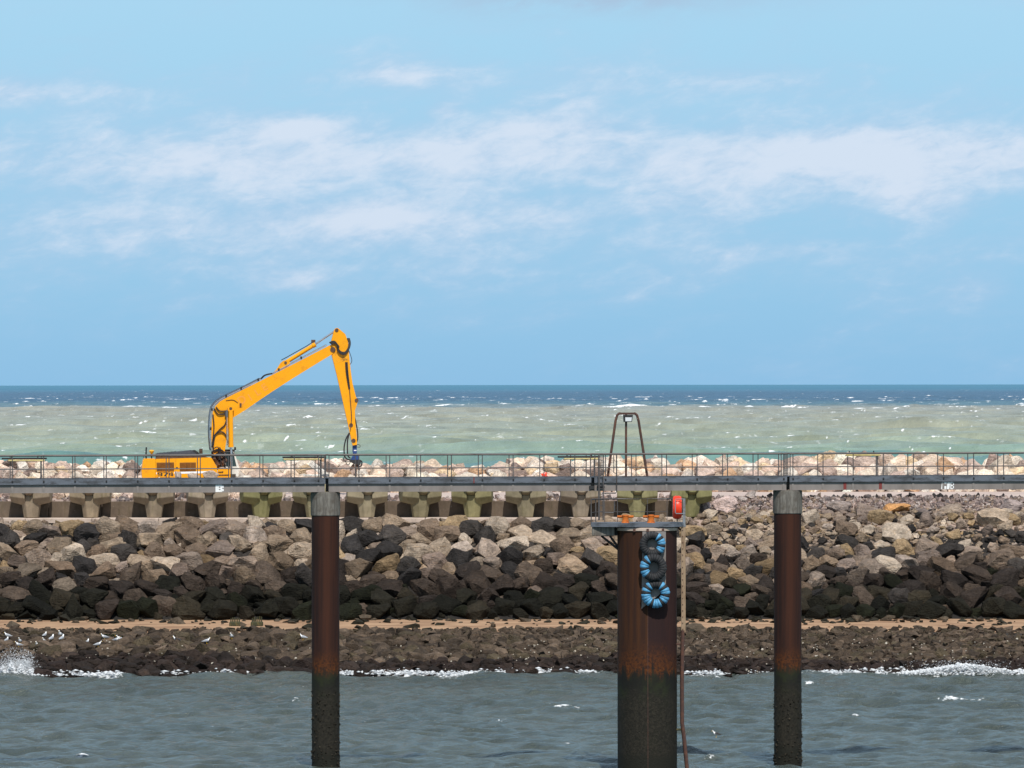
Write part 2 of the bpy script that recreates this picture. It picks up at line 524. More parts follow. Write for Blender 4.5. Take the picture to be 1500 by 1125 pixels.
def sea_col(t, pos):
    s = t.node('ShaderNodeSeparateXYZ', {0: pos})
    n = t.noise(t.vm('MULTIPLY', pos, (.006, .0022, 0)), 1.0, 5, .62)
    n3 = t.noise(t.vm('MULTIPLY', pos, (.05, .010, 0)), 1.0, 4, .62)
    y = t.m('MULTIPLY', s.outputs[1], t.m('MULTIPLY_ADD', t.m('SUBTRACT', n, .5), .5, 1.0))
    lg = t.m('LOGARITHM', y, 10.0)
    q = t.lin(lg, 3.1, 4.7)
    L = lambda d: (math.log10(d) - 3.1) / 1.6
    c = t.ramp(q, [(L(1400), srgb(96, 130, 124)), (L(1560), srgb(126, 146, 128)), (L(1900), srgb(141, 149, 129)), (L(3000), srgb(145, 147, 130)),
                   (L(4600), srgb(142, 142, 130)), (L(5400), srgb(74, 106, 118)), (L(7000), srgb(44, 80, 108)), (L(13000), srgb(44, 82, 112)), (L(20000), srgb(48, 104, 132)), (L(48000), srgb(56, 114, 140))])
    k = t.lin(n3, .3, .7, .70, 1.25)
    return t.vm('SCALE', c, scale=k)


M_HARBOUR = water_mat('harbour_water', harbour_col, .16, 2.8, 1.0, .26, .46, (4.0, 2.0, 4.0))
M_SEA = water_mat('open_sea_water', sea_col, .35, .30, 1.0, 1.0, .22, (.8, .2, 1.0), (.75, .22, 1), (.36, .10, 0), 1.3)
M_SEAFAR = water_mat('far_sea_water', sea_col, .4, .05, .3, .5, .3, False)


# ------------------------------------------------------------------ sea and harbour sheets (displaced grids)
def grid_mesh(name, X, Y, Z, foam, mat):
    nr, nc = X.shape
    co = np.stack([X, Y, Z], -1).reshape(-1, 3).astype(np.float32)
    idx = np.arange(nr * nc).reshape(nr, nc)
    q = np.stack([idx[:-1, :-1], idx[:-1, 1:], idx[1:, 1:], idx[1:, :-1]], -1).reshape(-1, 4).astype(np.int32)
    me = bpy.data.meshes.new(name)
    me.vertices.add(len(co))
    me.vertices.foreach_set('co', co.ravel())
    me.loops.add(q.size)
    me.loops.foreach_set('vertex_index', q.ravel())
    me.polygons.add(len(q))
    me.polygons.foreach_set('loop_start', np.arange(0, q.size, 4, dtype=np.int32))
    me.polygons.foreach_set('loop_total', np.full(len(q), 4, dtype=np.int32))
    me.polygons.foreach_set('use_smooth', np.ones(len(q), dtype=bool))
    me.update(calc_edges=True)
    if foam is not None:
        at = me.attributes.new('foam', 'FLOAT', 'POINT')
        at.data.foreach_set('value', foam.ravel().astype(np.float32))
    me.materials.append(mat)
    return tag(link(name, me), kind='structure')


def waves(X, Y, comps, spacing):
    Z = np.zeros_like(X)
    for (lam, amp, th, ph) in comps:
        k = 2 * math.pi / lam
        f = np.clip((lam / spacing - 2.0) / 3.0, 0, 1)          # leave out what the grid cannot carry
        s = np.sin(k * (X * math.sin(th) + Y * math.cos(th)) + ph)
        Z += amp * f * (1.6 * ((s + 1) / 2) ** 1.7 - .72)
    return Z


# outer sea, 1.2 km to 20 km
d = 1180.0
rows = [d]
while d < 20500:
    d += 2.15 * (d / 1400.0) ** 1.55
    rows.append(d)
rows = np.array(rows)
cols = np.linspace(-1.25, 1.25, 540) * (750 / FPX)
Yg = np.repeat(rows[:, None], len(cols), 1)
Xg = rows[:, None] * cols[None, :]
sp = np.gradient(rows)[:, None]
comps = []
for i in range(26):
    lam = 9.0 * (150 / 9.0) ** (i / 25.0) * rng.uniform(.9, 1.1)
    comps.append((lam, .019 * min(lam, 60) ** .85, rng.normal(.25, .42), rng.uniform(0, 6.28)))
Zg = waves(Xg, Yg, comps, np.repeat(sp, len(cols), 1))
foam = np.zeros_like(Zg)


def whitecap(px, d, L, h, f):
    """a breaking crest: L long, h high"""
    x0 = (px - 750) * d / FPX
    r0 = np.searchsorted(rows, d - max(5.0, 3 * sp[min(np.searchsorted(rows, d), len(rows) - 1), 0]))
    i = np.searchsorted(rows, d)
    s = sp[min(i, len(rows) - 1), 0]
    wd = max(1.8, .8 * s)
    r0, r1 = np.searchsorted(rows, [d - 4 * wd, d + 5 * wd])
    c0, c1 = np.searchsorted(cols, [(x0 - 1.6 * L) / d, (x0 + 1.6 * L) / d])
    if r1 - r0 < 1 or c1 - c0 < 2:
        return
    X, Y = Xg[r0:r1, c0:c1], Yg[r0:r1, c0:c1]
    u = (X - x0) / (L / 2)
    bend = .6 * wd * np.sin(X * (3.0 / L) + px) + .25 * wd * np.sin(X * (9.0 / L) + 2 * px)
    dd = (Y - d - bend) / wd
    e = np.exp(-np.abs(u + .25) ** (1.3 + .9 * (u < -.25))) * np.exp(-np.where(dd < 0, dd * dd * .9, dd * dd * 2.2))
    rag = .72 + .28 * np.sin(X * (17.0 / L) + px * 3.1) * np.sin(X * (7.3 / L) + 1.7 * px)
    Zg[r0:r1, c0:c1] += h * e * rag
    fr = .68 + .32 * np.sin(X * (23.0 / L) + px * 1.3) * np.sin(X * (11.0 / L) + Y * (2.1 / wd) + px)
    foam[r0:r1, c0:c1] = np.maximum(foam[r0:r1, c0:c1], f * e * (rag * fr) ** .8)


for i in range(2900):
    d = math.exp(rng.uniform(math.log(1250), math.log(9000)))
    s = FPX / d
    Lpx = rng.lognormal(math.log(19), .6)
    whitecap(rng.uniform(-180, 1680), d, max(Lpx / s, 1.5), rng.lognormal(math.log(.56), .40) * min(1.6, (d / 2200) ** .8), rng.uniform(.8, 1.7))
for i in range(900):
    d = math.exp(rng.uniform(math.log(7000), math.log(19500)))
    whitecap(rng.uniform(-180, 1680), d, rng.lognormal(math.log(9), .5) * d / FPX, rng.uniform(.8, 2.2), rng.uniform(.5, 1.1))
for (px, d, Lpx, hpx) in [(795, 4700, 84, 5), (1110, 4750, 46, 8), (1158, 4800, 17, 7), (725, 4650, 26, 4), (1030, 4700, 28, 4), (955, 4650, 60, 4.5),
                          (930, 4700, 50, 4), (270, 4600, 40, 4), (205, 5100, 35, 3), (520, 3000, 30, 5), (1010, 3600, 26, 5), (350, 4200, 30, 3),
                          (1185, 3500, 20, 4), (1110, 1800, 40, 5), (1160, 1850, 24, 5), (1000, 2500, 36, 4), (655, 5200, 26, 3), (60, 4700, 30, 3), (1260, 4400, 60, 3),
                          (1380, 4500, 40, 4), (220, 2250, 20, 5), (285, 2240, 18, 3)]:
    whitecap(px, d, Lpx * 1.5 * d / FPX, hpx * d / FPX * .75, 2.6)
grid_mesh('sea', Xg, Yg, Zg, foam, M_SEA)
del Xg, Yg, Zg

# flat water underneath and out to the horizon
b = MB()
far = 120000.0
vv = [b.b.verts.new(p) for p in ((-far, -3000, -1.6), (far, -3000, -1.6), (far, far, -1.6), (-far, far, -1.6))]
b.b.faces.new(vv)
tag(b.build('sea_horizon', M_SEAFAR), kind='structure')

# harbour, 270 m to the shore
d = 262.0
rows = [d]
while d < 401:
    d += .26
    rows.append(d)
rows = np.array(rows)
cols = np.linspace(-1.35, 1.35, 520) * (750 / FPX)
Yg = np.repeat(rows[:, None], len(cols), 1)
Xg = rows[:, None] * cols[None, :]
comps = []
for i in range(34):
    lam = .8 * (10 / .8) ** (i / 33.0) * rng.uniform(.9, 1.1)
    comps.append((lam, .0155 * min(lam, 4.5) ** .66, rng.normal(.45, .55), rng.uniform(0, 6.28)))
Zg = waves(Xg, Yg, comps, np.full_like(Xg, .30))
foam = np.zeros_like(Zg)
sp = np.gradient(rows)[:, None]


def patch(px, py, Lpx, wd, h, f):
    py_ = py + .00115 * (px - 750)
    d = HC * FPX / (py_ - 562.5)
    x0 = (px - 750) * d / FPX
    L = Lpx * d / FPX
    r0, r1 = np.searchsorted(rows, [d - 4 * wd, d + 4 * wd])
    c0, c1 = np.searchsorted(cols, [(x0 - 1.5 * L) / d, (x0 + 1.5 * L) / d])
    if r1 - r0 < 1 or c1 - c0 < 2:
        return
    X, Y = Xg[r0:r1, c0:c1], Yg[r0:r1, c0:c1]
    u = (X - x0) / (L / 2)
    dd = (Y - d - .5 * wd * np.sin(X * 2.2 + px)) / wd
    e = np.exp(-np.abs(u) ** 2.2 - dd * dd)
    Zg[r0:r1, c0:c1] += h * e
    foam[r0:r1, c0:c1] = np.maximum(foam[r0:r1, c0:c1], f * e)


for a in [(828, 1035, 56, .9, .30, .80), (735, 1056, 36, .6, .12, .48), (832, 1088, 40, .7, .15, .5), (1405, 1024, 80, .9, .22, .62), (1472, 1030, 22, .7, .2, .68),
          (1255, 1016, 22, .6, .1, .55), (1252, 1050, 26, .6, .15, .58), (120, 1108, 26, .7, .2, .66), (432, 1028, 16, .5, .15, .66), (412, 1006, 24, .5, .1, .48),
          (1185, 999, 22, .6, .1, .62), (1048, 994, 16, .6, .1, .62), (62, 1027, 10, .4, .1, .55), (445, 1006, 14, .5, .1, .5), (1040, 1110, 20, .5, .1, .5)]:
    patch(*a)
# the surf edge along the rocks
edge = rows[:, None] - (396.4 + 1.0 * np.sin(Xg * .31) + .7 * np.sin(Xg * .83 + 1.0) + .5 * np.sin(Xg * 2.1))
amt = .68 + .30 * np.sin(Xg * .21 + 2.2) + .22 * np.sin(Xg * .63 + .4) + .2 * np.sin(Xg * 1.7)
foam = np.maximum(foam, np.clip(amt, .1, 1.0) * np.exp(-(edge / 2.2) ** 2))
Zg += .28 * np.exp(-((rows[:, None] - 393.5) / 1.7) ** 2) * (.5 + .5 * np.sin(Xg * .35 + 1.0))
grid_mesh('harbour_water', Xg, Yg, Zg, foam, M_HARBOUR)
del Xg, Yg, Zg

# ------------------------------------------------------------------ the breakwater ground
PL = [(370, -5), (390, -1.1), (396, -.2), (416, 1.36), (420, 1.66), (428.4, 2.22), (437.7, 8.42), (438.2, 8.48), (441.8, 8.5), (442.0, 9.75), (446, 10.05), (468, 10.15), (476, 11.0), (488, 6), (506, -5)]
PR = [(370, -5), (390, -1.1), (396, -.2), (416, 1.36), (420, 1.66), (428.4, 2.22), (439.6, 8.75), (442.5, 9.45), (446, 10.05), (468, 10.15), (476, 11.0), (488, 6), (506, -5)]
XS = 12.7


def ground_z(x, y):
    x = np.asarray(x, float)
    k = np.clip((x - XS + .6) / 1.2, 0, 1)
    zl = np.interp(y, [p[0] for p in PL], [p[1] for p in PL])
    zr = np.interp(y, [p[0] for p in PR], [p[1] for p in PR])
    return zl * (1 - k) + zr * k


M_SAND, t = material('orange_sand')
g = t.node('ShaderNodeNewGeometry').outputs['Position']
a = t.noise(t.vm('MULTIPLY', g, (.25, 1.0, 1)), 1.0, 5, .6)
b_ = t.noise(g, 7, 4, .6)
c = t.mix(t.sm(a, .35, .65), srgb(138, 109, 86), srgb(170, 140, 112))
c = t.mix(t.sm(b_, .62, .72, 0, .6), c, srgb(110, 84, 64))
finish(t, c, .9, b_, .4, .04, spec=.2)
M_CORE = weathered('gap_shade_core', (.012, .010, .009), (.02, .017, .014), .9, 1.5, .7, bstr=.5)  # near-black core: shade in the gaps between boulders put into its colour
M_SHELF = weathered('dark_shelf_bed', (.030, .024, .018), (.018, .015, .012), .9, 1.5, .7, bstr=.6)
M_ROAD = weathered('pale_service_road', srgb(188, 170, 160), srgb(168, 150, 140), .92, .25, .7, bstr=.2)
M_FILL = weathered('pinkish_gravel_bed', srgb(158, 138, 126), srgb(104, 90, 84), .92, 1.2, .7, bstr=.6)
gx = np.arange(-78, 79, 1.5)
gy = np.array([370, 380, 390, 396, 402, 408, 414, 418, 420, 422, 424, 426, 428.4, 430, 432, 434, 436, 437.7, 438.2, 440, 441.8, 442.0, 443, 444.5, 446, 450, 456, 462, 468, 471, 474, 476, 480, 488, 506])
Xq, Yq = np.meshgrid(gx, gy)
Zq = ground_z(Xq, Yq)
Zq += np.where((Yq > 398) & (Yq < 419), .12 * np.sin(Xq * .7 + Yq), 0)
wob = 1.0 * np.sin(Xq * .13) + .6 * np.sin(Xq * .41 + 2) + .3 * np.sin(Xq * 1.1)
Yw = Yq + np.where((Yq > 417) & (Yq < 421), wob, 0)
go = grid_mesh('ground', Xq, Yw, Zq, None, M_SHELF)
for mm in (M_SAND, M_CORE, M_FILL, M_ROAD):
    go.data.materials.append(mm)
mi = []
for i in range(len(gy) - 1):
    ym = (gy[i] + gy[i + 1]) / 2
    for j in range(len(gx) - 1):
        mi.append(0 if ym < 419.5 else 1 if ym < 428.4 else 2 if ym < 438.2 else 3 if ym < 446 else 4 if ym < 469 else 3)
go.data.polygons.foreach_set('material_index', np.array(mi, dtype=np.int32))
go.data.polygons.foreach_set('use_smooth', np.zeros(len(mi), dtype=bool))


# ------------------------------------------------------------------ rocks
def rock_base(seed, n, p, jit, bev, fine=True):
    r = np.random.default_rng(seed)
    v = r.normal(size=(n, 3))
    v /= np.linalg.norm(v, axis=1)[:, None]
    v /= (np.abs(v) ** p).sum(1)[:, None] ** (1 / p)
    v *= r.uniform(1 - jit, 1, size=(n, 1))
    bm = bmesh.new()
    for q in v:
        bm.verts.new(q)
    bmesh.ops.convex_hull(bm, input=bm.verts)
    for vx in [x for x in bm.verts if not x.link_faces]:
        bm.verts.remove(vx)
    bmesh.ops.dissolve_limit(bm, angle_limit=R(17), verts=bm.verts, edges=bm.edges)
    if bev:
        bmesh.ops.bevel(bm, geom=list(bm.edges), offset=bev, segments=1, affect='EDGES', clamp_overlap=True)
        for vx in bm.verts:
            vx.co += Vector(r.normal(size=3) * .018)
    bmesh.ops.triangulate(bm, faces=bm.faces)
    if bev and fine:
        bmesh.ops.subdivide_edges(bm, edges=[e for e in bm.edges if e.calc_length() > .45], cuts=1, use_grid_fill=False)
        bmesh.ops.triangulate(bm, faces=bm.faces)
        o_ = Vector(r.uniform(-50, 50, 3))
        for vx in bm.verts:
            vx.co *= 1 + .13 * mnoise.noise(vx.co * 1.6 + o_) + .07 * mnoise.noise(vx.co * 4.0 + o_)
    co = np.array([x.co for x in bm.verts])
    c = (co.max(0) + co.min(0)) / 2
    s = (co.max(0) - co.min(0)) / 2
    for x in bm.verts:
        x.co = Vector((np.array(x.co) - c) / s)
    bmesh.ops.recalc_face_normals(bm, faces=bm.faces)
    me = bpy.data.meshes.new('stone')
    bm.to_mesh(me)
    bm.free()
    return me


BASES = [rock_base(100 + i, int(rng.integers(18, 34)), rng.uniform(2.6, 5.0), rng.uniform(.03, .20), .15) for i in range(36)]
for me in BASES:
    me.materials.append(M_ROCK)
LOWS = []
for i in range(16):
    me = rock_base(300 + i, int(rng.integers(10, 15)), rng.uniform(2.2, 5.0), .25, 0)
    vco = np.array([x.co for x in me.vertices])
    tri = np.array([list(pl.vertices) for pl in me.polygons], dtype=np.int32)
    LOWS.append((vco, tri))
    bpy.data.meshes.remove(me)
MIDS = []
for i in range(16):
    me = rock_base(500 + i, int(rng.integers(11, 16)), rng.uniform(2.4, 4.5), .2, 0)
    MIDS.append((np.array([x.co for x in me.vertices]), np.array([list(pl.vertices) for pl in me.polygons], dtype=np.int32)))
    bpy.data.meshes.remove(me)


def stone(parent, loc, rot, dims, col, name='stone', base=None):
    o = bpy.data.objects.new(name, BASES[int(rng.integers(len(BASES)))] if base is None else BASES[base])
    COL.objects.link(o)
    if parent is not None:
        o.parent = parent
        loc = Vector(loc) - parent.location
    o.location = loc
    o.rotation_euler = rot
    o.scale = (dims[0] / 2, dims[1] / 2, dims[2] / 2)
    o.color = (*col, 1)
    return o


def rock_mass(name, items, parent=None, lod='low', mat=None):
    """many rocks as one mesh, colour per rock"""
    V, T, C = [], [], []
    n = 0
    lib = LOWS if lod == 'low' else MIDS
    for (loc, rot, dims, col) in items:
        vco, tri = lib[int(rng.integers(len(lib)))]
        Rm = np.array(Euler(rot).to_matrix())
        v = (vco * (np.array(dims) / 2)) @ Rm.T + np.array(loc)
        V.append(v)
        T.append(tri + n)
        C.append(np.repeat([[*col, 1.0]], len(v), 0))
        n += len(v)
    V = np.concatenate(V)
    T = np.concatenate(T)
    C = np.concatenate(C)
    if parent is not None:
        V = V - np.array(parent.location)
    me = bpy.data.meshes.new(name)
    me.vertices.add(len(V))
    me.vertices.foreach_set('co', V.astype(np.float32).ravel())
    me.loops.add(T.size)
    me.loops.foreach_set('vertex_index', T.ravel().astype(np.int32))
    me.polygons.add(len(T))
    me.polygons.foreach_set('loop_start', np.arange(0, T.size, 3, dtype=np.int32))
    me.polygons.foreach_set('loop_total', np.full(len(T), 3, dtype=np.int32))
    me.polygons.foreach_set('use_smooth', np.zeros(len(T), dtype=bool))
    me.update(calc_edges=True)
    ca = me.color_attributes.new('Col', 'FLOAT_COLOR', 'POINT')
    ca.data.foreach_set('color', C.astype(np.float32).ravel())
    me.materials.append(mat or M_ROCKS)
    return tag(link(name, me, parent), kind='stuff')


def darts(x0, x1, y0, y1, sizes, k, tries=40):
    """places discs of the given sizes, largest first, without too much overlap"""
    pts = np.zeros((0, 2))
    rad = np.zeros(0)
    out = []
    for s in sorted(sizes, reverse=True):
        c = np.stack([rng.uniform(x0, x1, tries), rng.uniform(y0, y1, tries)], 1)
        if len(pts):
            dd = np.linalg.norm(c[:, None] - pts[None], axis=2) - k * (rad[None] + s)
            m = dd.min(1)
            ok = np.where(m > 0)[0]
            if not len(ok):
                continue
            j = ok[np.argmin(m[ok])]
        else:
            j = 0
        pts = np.vstack([pts, c[j]])
        rad = np.append(rad, s)
        out.append((c[j][0], c[j][1], s))
    return out


def shade_col(c, lo=.75, hi=1.25):
    k = rng.uniform(lo, hi)
    return tuple(float(min(.85, x * k)) for x in c)


TAN = [(.37, .285, .21), (.43, .345, .265), (.33, .26, .21), (.30, .235, .175), (.50, .42, .34), (.40, .295, .18), (.27, .215, .185), (.42, .35, .30), (.24, .18, .135)]
TAN = [(.78 * c_[0], .755 * c_[1], .73 * c_[2]) for c_ in TAN]
CHAR = [(.030, .027, .026), (.042, .037, .034), (.058, .050, .045)]
BROWN = [(.036, .027, .022), (.050, .037, .029), (.028, .022, .019), (.074, .055, .042)]
WEED = [(.008, .008, .0055), (.011, .0105, .007), (.015, .0135, .009), (.010, .011, .0055), (.028, .023, .015)]


def bank_col(x, z, right):
    """dry tan stone above, wet-stained brown lower down, weed black at the foot"""
    z = z + rng.normal(0, .62)
    pd = .22 if not right else (.32 if z < 7.2 else .12)
    c = CHAR[int(rng.integers(3))] if rng.random() < pd else TAN[int(rng.integers(len(TAN)))]
    if z < 3.6:
        c = WEED[int(rng.integers(len(WEED)))]
    elif z < 4.7:
        c = BROWN[int(rng.integers(len(BROWN)))]
    elif z < 5.9 and c[0] > .1:
        k = .34 + .66 * (z - 4.7) / 1.2
        c = (c[0] * k, c[1] * k * .97, c[2] * k * .94)
    return shade_col(c)


def slope_rocks(x0, x1, sizes, k, right, prof, ya, yb):
    slope = math.atan2(np.interp(yb, *prof) - np.interp(ya, *prof), yb - ya)
    Ls = (yb - ya) / math.cos(slope)
    res = []
    for (x, s, a) in darts(x0, x1, 0, Ls, sizes, k):
        y = ya + s * math.cos(slope)
        if right and a > .85 and s > .60 * Ls and rng.random() < .85:
            a *= .55
        z = float(np.interp(y, *prof))
        dims = (a * rng.uniform(.9, 1.35), a * rng.uniform(.7, 1.0), a * rng.uniform(.55, .9))
        loc = (x, y - .10 * a * math.sin(slope), z + .16 * a * math.cos(slope))
        rot = (slope * rng.uniform(.2, .9) + rng.normal(0, .32), rng.normal(0, .42), rng.normal(0, .6))
        res.append((loc, rot, dims, bank_col(x, z, right)))
    return res


pl = ([p[0] for p in PL], [p[1] for p in PL])
pr = ([p[0] for p in PR], [p[1] for p in PR])
embank = thing('rock_embankment', 'slope of big tan and dark boulders below the row of concrete blocks', 'rock embankment', (-10, 433, 2))
left = slope_rocks(-50, 12.6, list(rng.lognormal(math.log(.78), .52, 2800).clip(.36, 1.9)), .36, False, pl, 428.6, 437.35)
vis = sorted([r for r in left if r[0][0] > -36.5], key=lambda r: -r[2][0])
for r in vis[:300]:
    stone(embank, *r)
rest = vis[300:] + [r for r in left if r[0][0] <= -36.5]
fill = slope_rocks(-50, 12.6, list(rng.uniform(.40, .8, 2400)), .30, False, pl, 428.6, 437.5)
fill = [((a[0], a[1] + .30, a[2] - .28), b2, c2, tuple(x * .45 for x in d2)) for (a, b2, c2, d2) in fill]  # sunken fill stones darkened, painting shade into the gaps
for i in range(210):                                   # top course tucked under the footing strip
    x = rng.uniform(-50, 12.4)
    a = rng.uniform(.45, .85)
    fill.append(((x, 437.6 + rng.uniform(-.3, .2), 8.40 + rng.uniform(-.15, .12)), (rng.normal(0, .4), rng.normal(0, .4), rng.uniform(0, 6.28)), (a * 1.3, a, a * .8), shade_col(TAN[int(rng.integers(len(TAN)))], .6, 1.1)))
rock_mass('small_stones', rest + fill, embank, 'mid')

bank = thing('stone_bank', 'bank of broken stones sloping up to the gravel right of the wide pile', 'stone bank', (24, 434, 2))
sz = list(rng.lognormal(math.log(.66), .52, 2600).clip(.32, 2.0))
right = slope_rocks(12.6, 52, sz, .37, True, pr, 428.6, 440.6)
vis = sorted([r for r in right if r[0][0] < 36.8], key=lambda r: -r[2][0])
for r in vis[:300]:
    stone(bank, *r)
fill = slope_rocks(12.6, 52, list(rng.uniform(.28, .6, 3200)), .30, True, pr, 428.6, 442.0)
fill = [((a[0], a[1] + .16, a[2] - .10), b2, c2, d2) for (a, b2, c2, d2) in fill]
rock_mass('small_stones', vis[300:] + [r for r in right if r[0][0] >= 36.8] + fill, bank, 'mid')

# gravel behind the right bank
PINK = [(.85 * c_[0], .82 * c_[1], .80 * c_[2]) for c_ in [(.34, .26, .24), (.42, .34, .31), (.26, .21, .20), (.16, .14, .14), (.50, .44, .41), (.30, .23, .18)]]
gr = []
for i in range(5200):
    x = rng.uniform(12.4, 50)
    y = 440.3 + 5.9 * rng.random() ** .8
    a = rng.lognormal(math.log(.16), .45)
    gr.append(((x, y, float(ground_z(x, y)) + .25 * a), tuple(rng.uniform(0, 6.28, 3)), (a * 1.2, a, a * .8), shade_col(PINK[int(rng.integers(len(PINK)))])))
for i in range(150):                                   # dark clods along the edge of the road
    x = rng.uniform(17, 50)
    a = rng.lognormal(math.log(.20), .4)
    gr.append(((x, 446.1 + rng.uniform(-.3, .3), 10.07 + .3 * a), tuple(rng.uniform(0, 6.28, 3)), (a * 1.4, a, a * .9), shade_col((.05, .045, .045))))
for i in range(1100):                                   # scattered grit behind the blocks and at their foot
    x = rng.uniform(-50, 12)
    y = rng.uniform(442.2, 447.5)
    a = rng.lognormal(math.log(.22), .5)
    gr.append(((x, y, float(ground_z(x, y)) + .2 * a), tuple(rng.uniform(0, 6.28, 3)), (a * 1.2, a, a * .8), shade_col(PINK[int(rng.integers(len(PINK)))])))
rock_mass('gravel', gr)

# pale armour mound on the seaward side of the road
PALE = [(.95 * c_[0], .92 * c_[1], .90 * c_[2]) for c_ in [(.72, .59, .47), (.62, .49, .40), (.78, .68, .56), (.54, .43, .37), (.62, .48, .32), (.46, .36, .31), (.70, .62, .54), (.60, .46, .38), (.26, .20, .175), (.58, .38, .24), (.80, .74, .66), (.74, .66, .56)]]
mound = thing('seaward_rock_mound', 'mound of pale pink and ochre rocks along the open sea side', 'rock mound', (0, 472, 10))


def mound_z(x, y):
    cz = 11.42 + .20 * math.sin(x * .31) + .16 * math.sin(x * .83 + 1) + (.14 if x > 9 else 0.0)
    return float(np.interp(y, [467.0, 473.5, 477.5, 488], [10.15, cz, cz, 7.0]))


mr = []
for (x, y, a) in darts(-56, 56, 467, 481, list(rng.lognormal(math.log(1.0), .38, 2600).clip(.5, 2.0)), .38):
    dims = (a * rng.uniform(.9, 1.15), a * rng.uniform(.7, .95), a * rng.uniform(.65, .95))
    mr.append(((x, y, mound_z(x, y) + .18 * a), (rng.normal(0, .5), rng.normal(0, .5), rng.uniform(0, 6.28)), dims, shade_col(PALE[int(rng.integers(len(PALE)))])))
mr.sort(key=lambda r: (not (abs(r[0][0]) < 39.5 and r[0][1] < 476.2), -r[2][0]))
for r in mr[:300]:
    stone(mound, *r)
fill = []
for i in range(1500):
    x, y = rng.uniform(-56, 56), rng.uniform(466.5, 477)
    a = rng.uniform(.4, .75)
    fill.append(((x, y, mound_z(x, y) - .05), tuple(rng.uniform(0, 6.28, 3)), (a * 1.2, a, a), shade_col(PALE[int(rng.integers(len(PALE)))])))
rock_mass('small_rocks', mr[300:] + fill, mound, 'mid')

# loose quarry rock tipped on the near side of the road, in front of the excavator
heap = thing('quarry_rock_heap', 'heap of pale quarry rocks in front of the yellow excavator', 'rock heap', (-22, 450, 10))
for (x, y, a) in darts(-38.5, -16.6, 447.6, 452.2, list(rng.lognormal(math.log(1.0), .3, 240).clip(.55, 1.6)), .42):
    if abs(x + 11) < 0:
        continue
    z = 10.1 + .45 * max(0, 1 - abs(y - 450.2) / 2.0)
    stone(heap, (x, y, z + .15 * a), (rng.normal(0, .5), rng.normal(0, .5), rng.uniform(0, 6.28)), (a * 1.1, a * .85, a * .8), shade_col(PALE[int(rng.integers(len(PALE)))]))
for (px, py, wpx, hpx, col) in [(308, 696, 24, 10, (.44, .36, .31)), (284, 699, 18, 7, (.42, .34, .28)), (261, 697, 9, 8, (.5, .42, .36)), (12, 695, 20, 12, (.5, .4, .34))]:
    q = P(px, py, 451.5)
    stone(heap, q, (.2, .1, .3), (wpx * .0486, 1.0, hpx * .0486 * 1.6), col)

# tidal shelf of dark stones
shelf = thing('tidal_rock_shelf', 'low shelf of dark brown wet stones between the sand strip and the water', 'rock shelf', (0, 408, 0))
SH = [(.062, .046, .034), (.076, .057, .042), (.052, .039, .029), (.092, .069, .052), (.040, .031, .024), (.060, .048, .032)]
SH = [(1.3 * c_[0], 1.28 * c_[1], 1.24 * c_[2]) for c_ in SH]
SHW = [(.030, .021, .018), (.038, .027, .022), (.024, .018, .015)]
sr = []
for (x, y, a) in darts(-50, 50, 394.6, 421.0, list(rng.lognormal(math.log(.60), .36, 7000).clip(.36, 1.45)), .40, 12):
    yy = y + (np.sin(x * .13) + .6 * np.sin(x * .41 + 2) if y > 416 else 0)
    z = float(ground_z(x, y))
    wet = y < 403.5 + 2.0 * math.sin(x * .2)
    col = shade_col((SHW if wet else SH)[int(rng.integers(3 if wet else 6))])
    dims = (a * rng.uniform(.95, 1.3), a * rng.uniform(.8, 1.1), a * rng.uniform(.55, .9))
    hgt = (.30 if y < 400 else .10) * rng.random()
    if y > 416.0:
        dims = tuple(q_ * .8 for q_ in dims)
        hgt = -.04
    sr.append(((x, yy, z + .08 * a + hgt), (rng.normal(0, .28), rng.normal(0, .28), rng.uniform(0, 6.28)), dims, col))
seen = lambda r: abs(r[0][0]) < .0815 * r[0][1]
sr.sort(key=lambda r: (not seen(r), -r[2][0] * r[2][2] / r[0][1]))
for r in sr[:300]:
    stone(shelf, *r)
fill = []
for i in range(5200):
    x = rng.uniform(-50, 50)
    y = rng.uniform(396, 420.5)
    a = rng.lognormal(math.log(.34), .35)
    fill.append(((x, y, float(ground_z(x, y)) + .10 * a), tuple(rng.uniform(0, 6.28, 3)), (a * 1.3, a, a * .8), shade_col((SHW if y < 403 else SH)[int(rng.integers(3 if y < 403 else 6))])))
for i in range(1100):                                   # stones and weed strewn on the sand
    x = rng.uniform(-50, 50)
    edge_ = rng.random()
    y = 420 + 8.3 * (1 - abs(rng.normal(0, .22)) if edge_ < .6 else abs(rng.normal(0, .16)))
    if x < 10 and rng.random() < .45:
        continue
    a = rng.lognormal(math.log(.26), .5)
    fill.append(((x, y, float(ground_z(x, y)) + .12 * a), (rng.normal(0, .2), rng.normal(0, .2), rng.uniform(0, 6.28)), (a * 1.7, a, a * .7), shade_col((.030, .028, .020) if rng.random() < .7 else (.09, .07, .05))))
for i in range(520):                                   # shell specks
    x, y = rng.uniform(-42, 42), rng.uniform(395.5, 413)
    a = rng.uniform(.04, .09) if rng.random() < .92 else .13
    fill.append(((x, y, float(ground_z(x, y)) + .42), (0, 0, 0), (a * 1.3, a, a), (.55, .50, .42)))
rock_mass('small_stones', sr[300:] + fill, shelf, 'low')

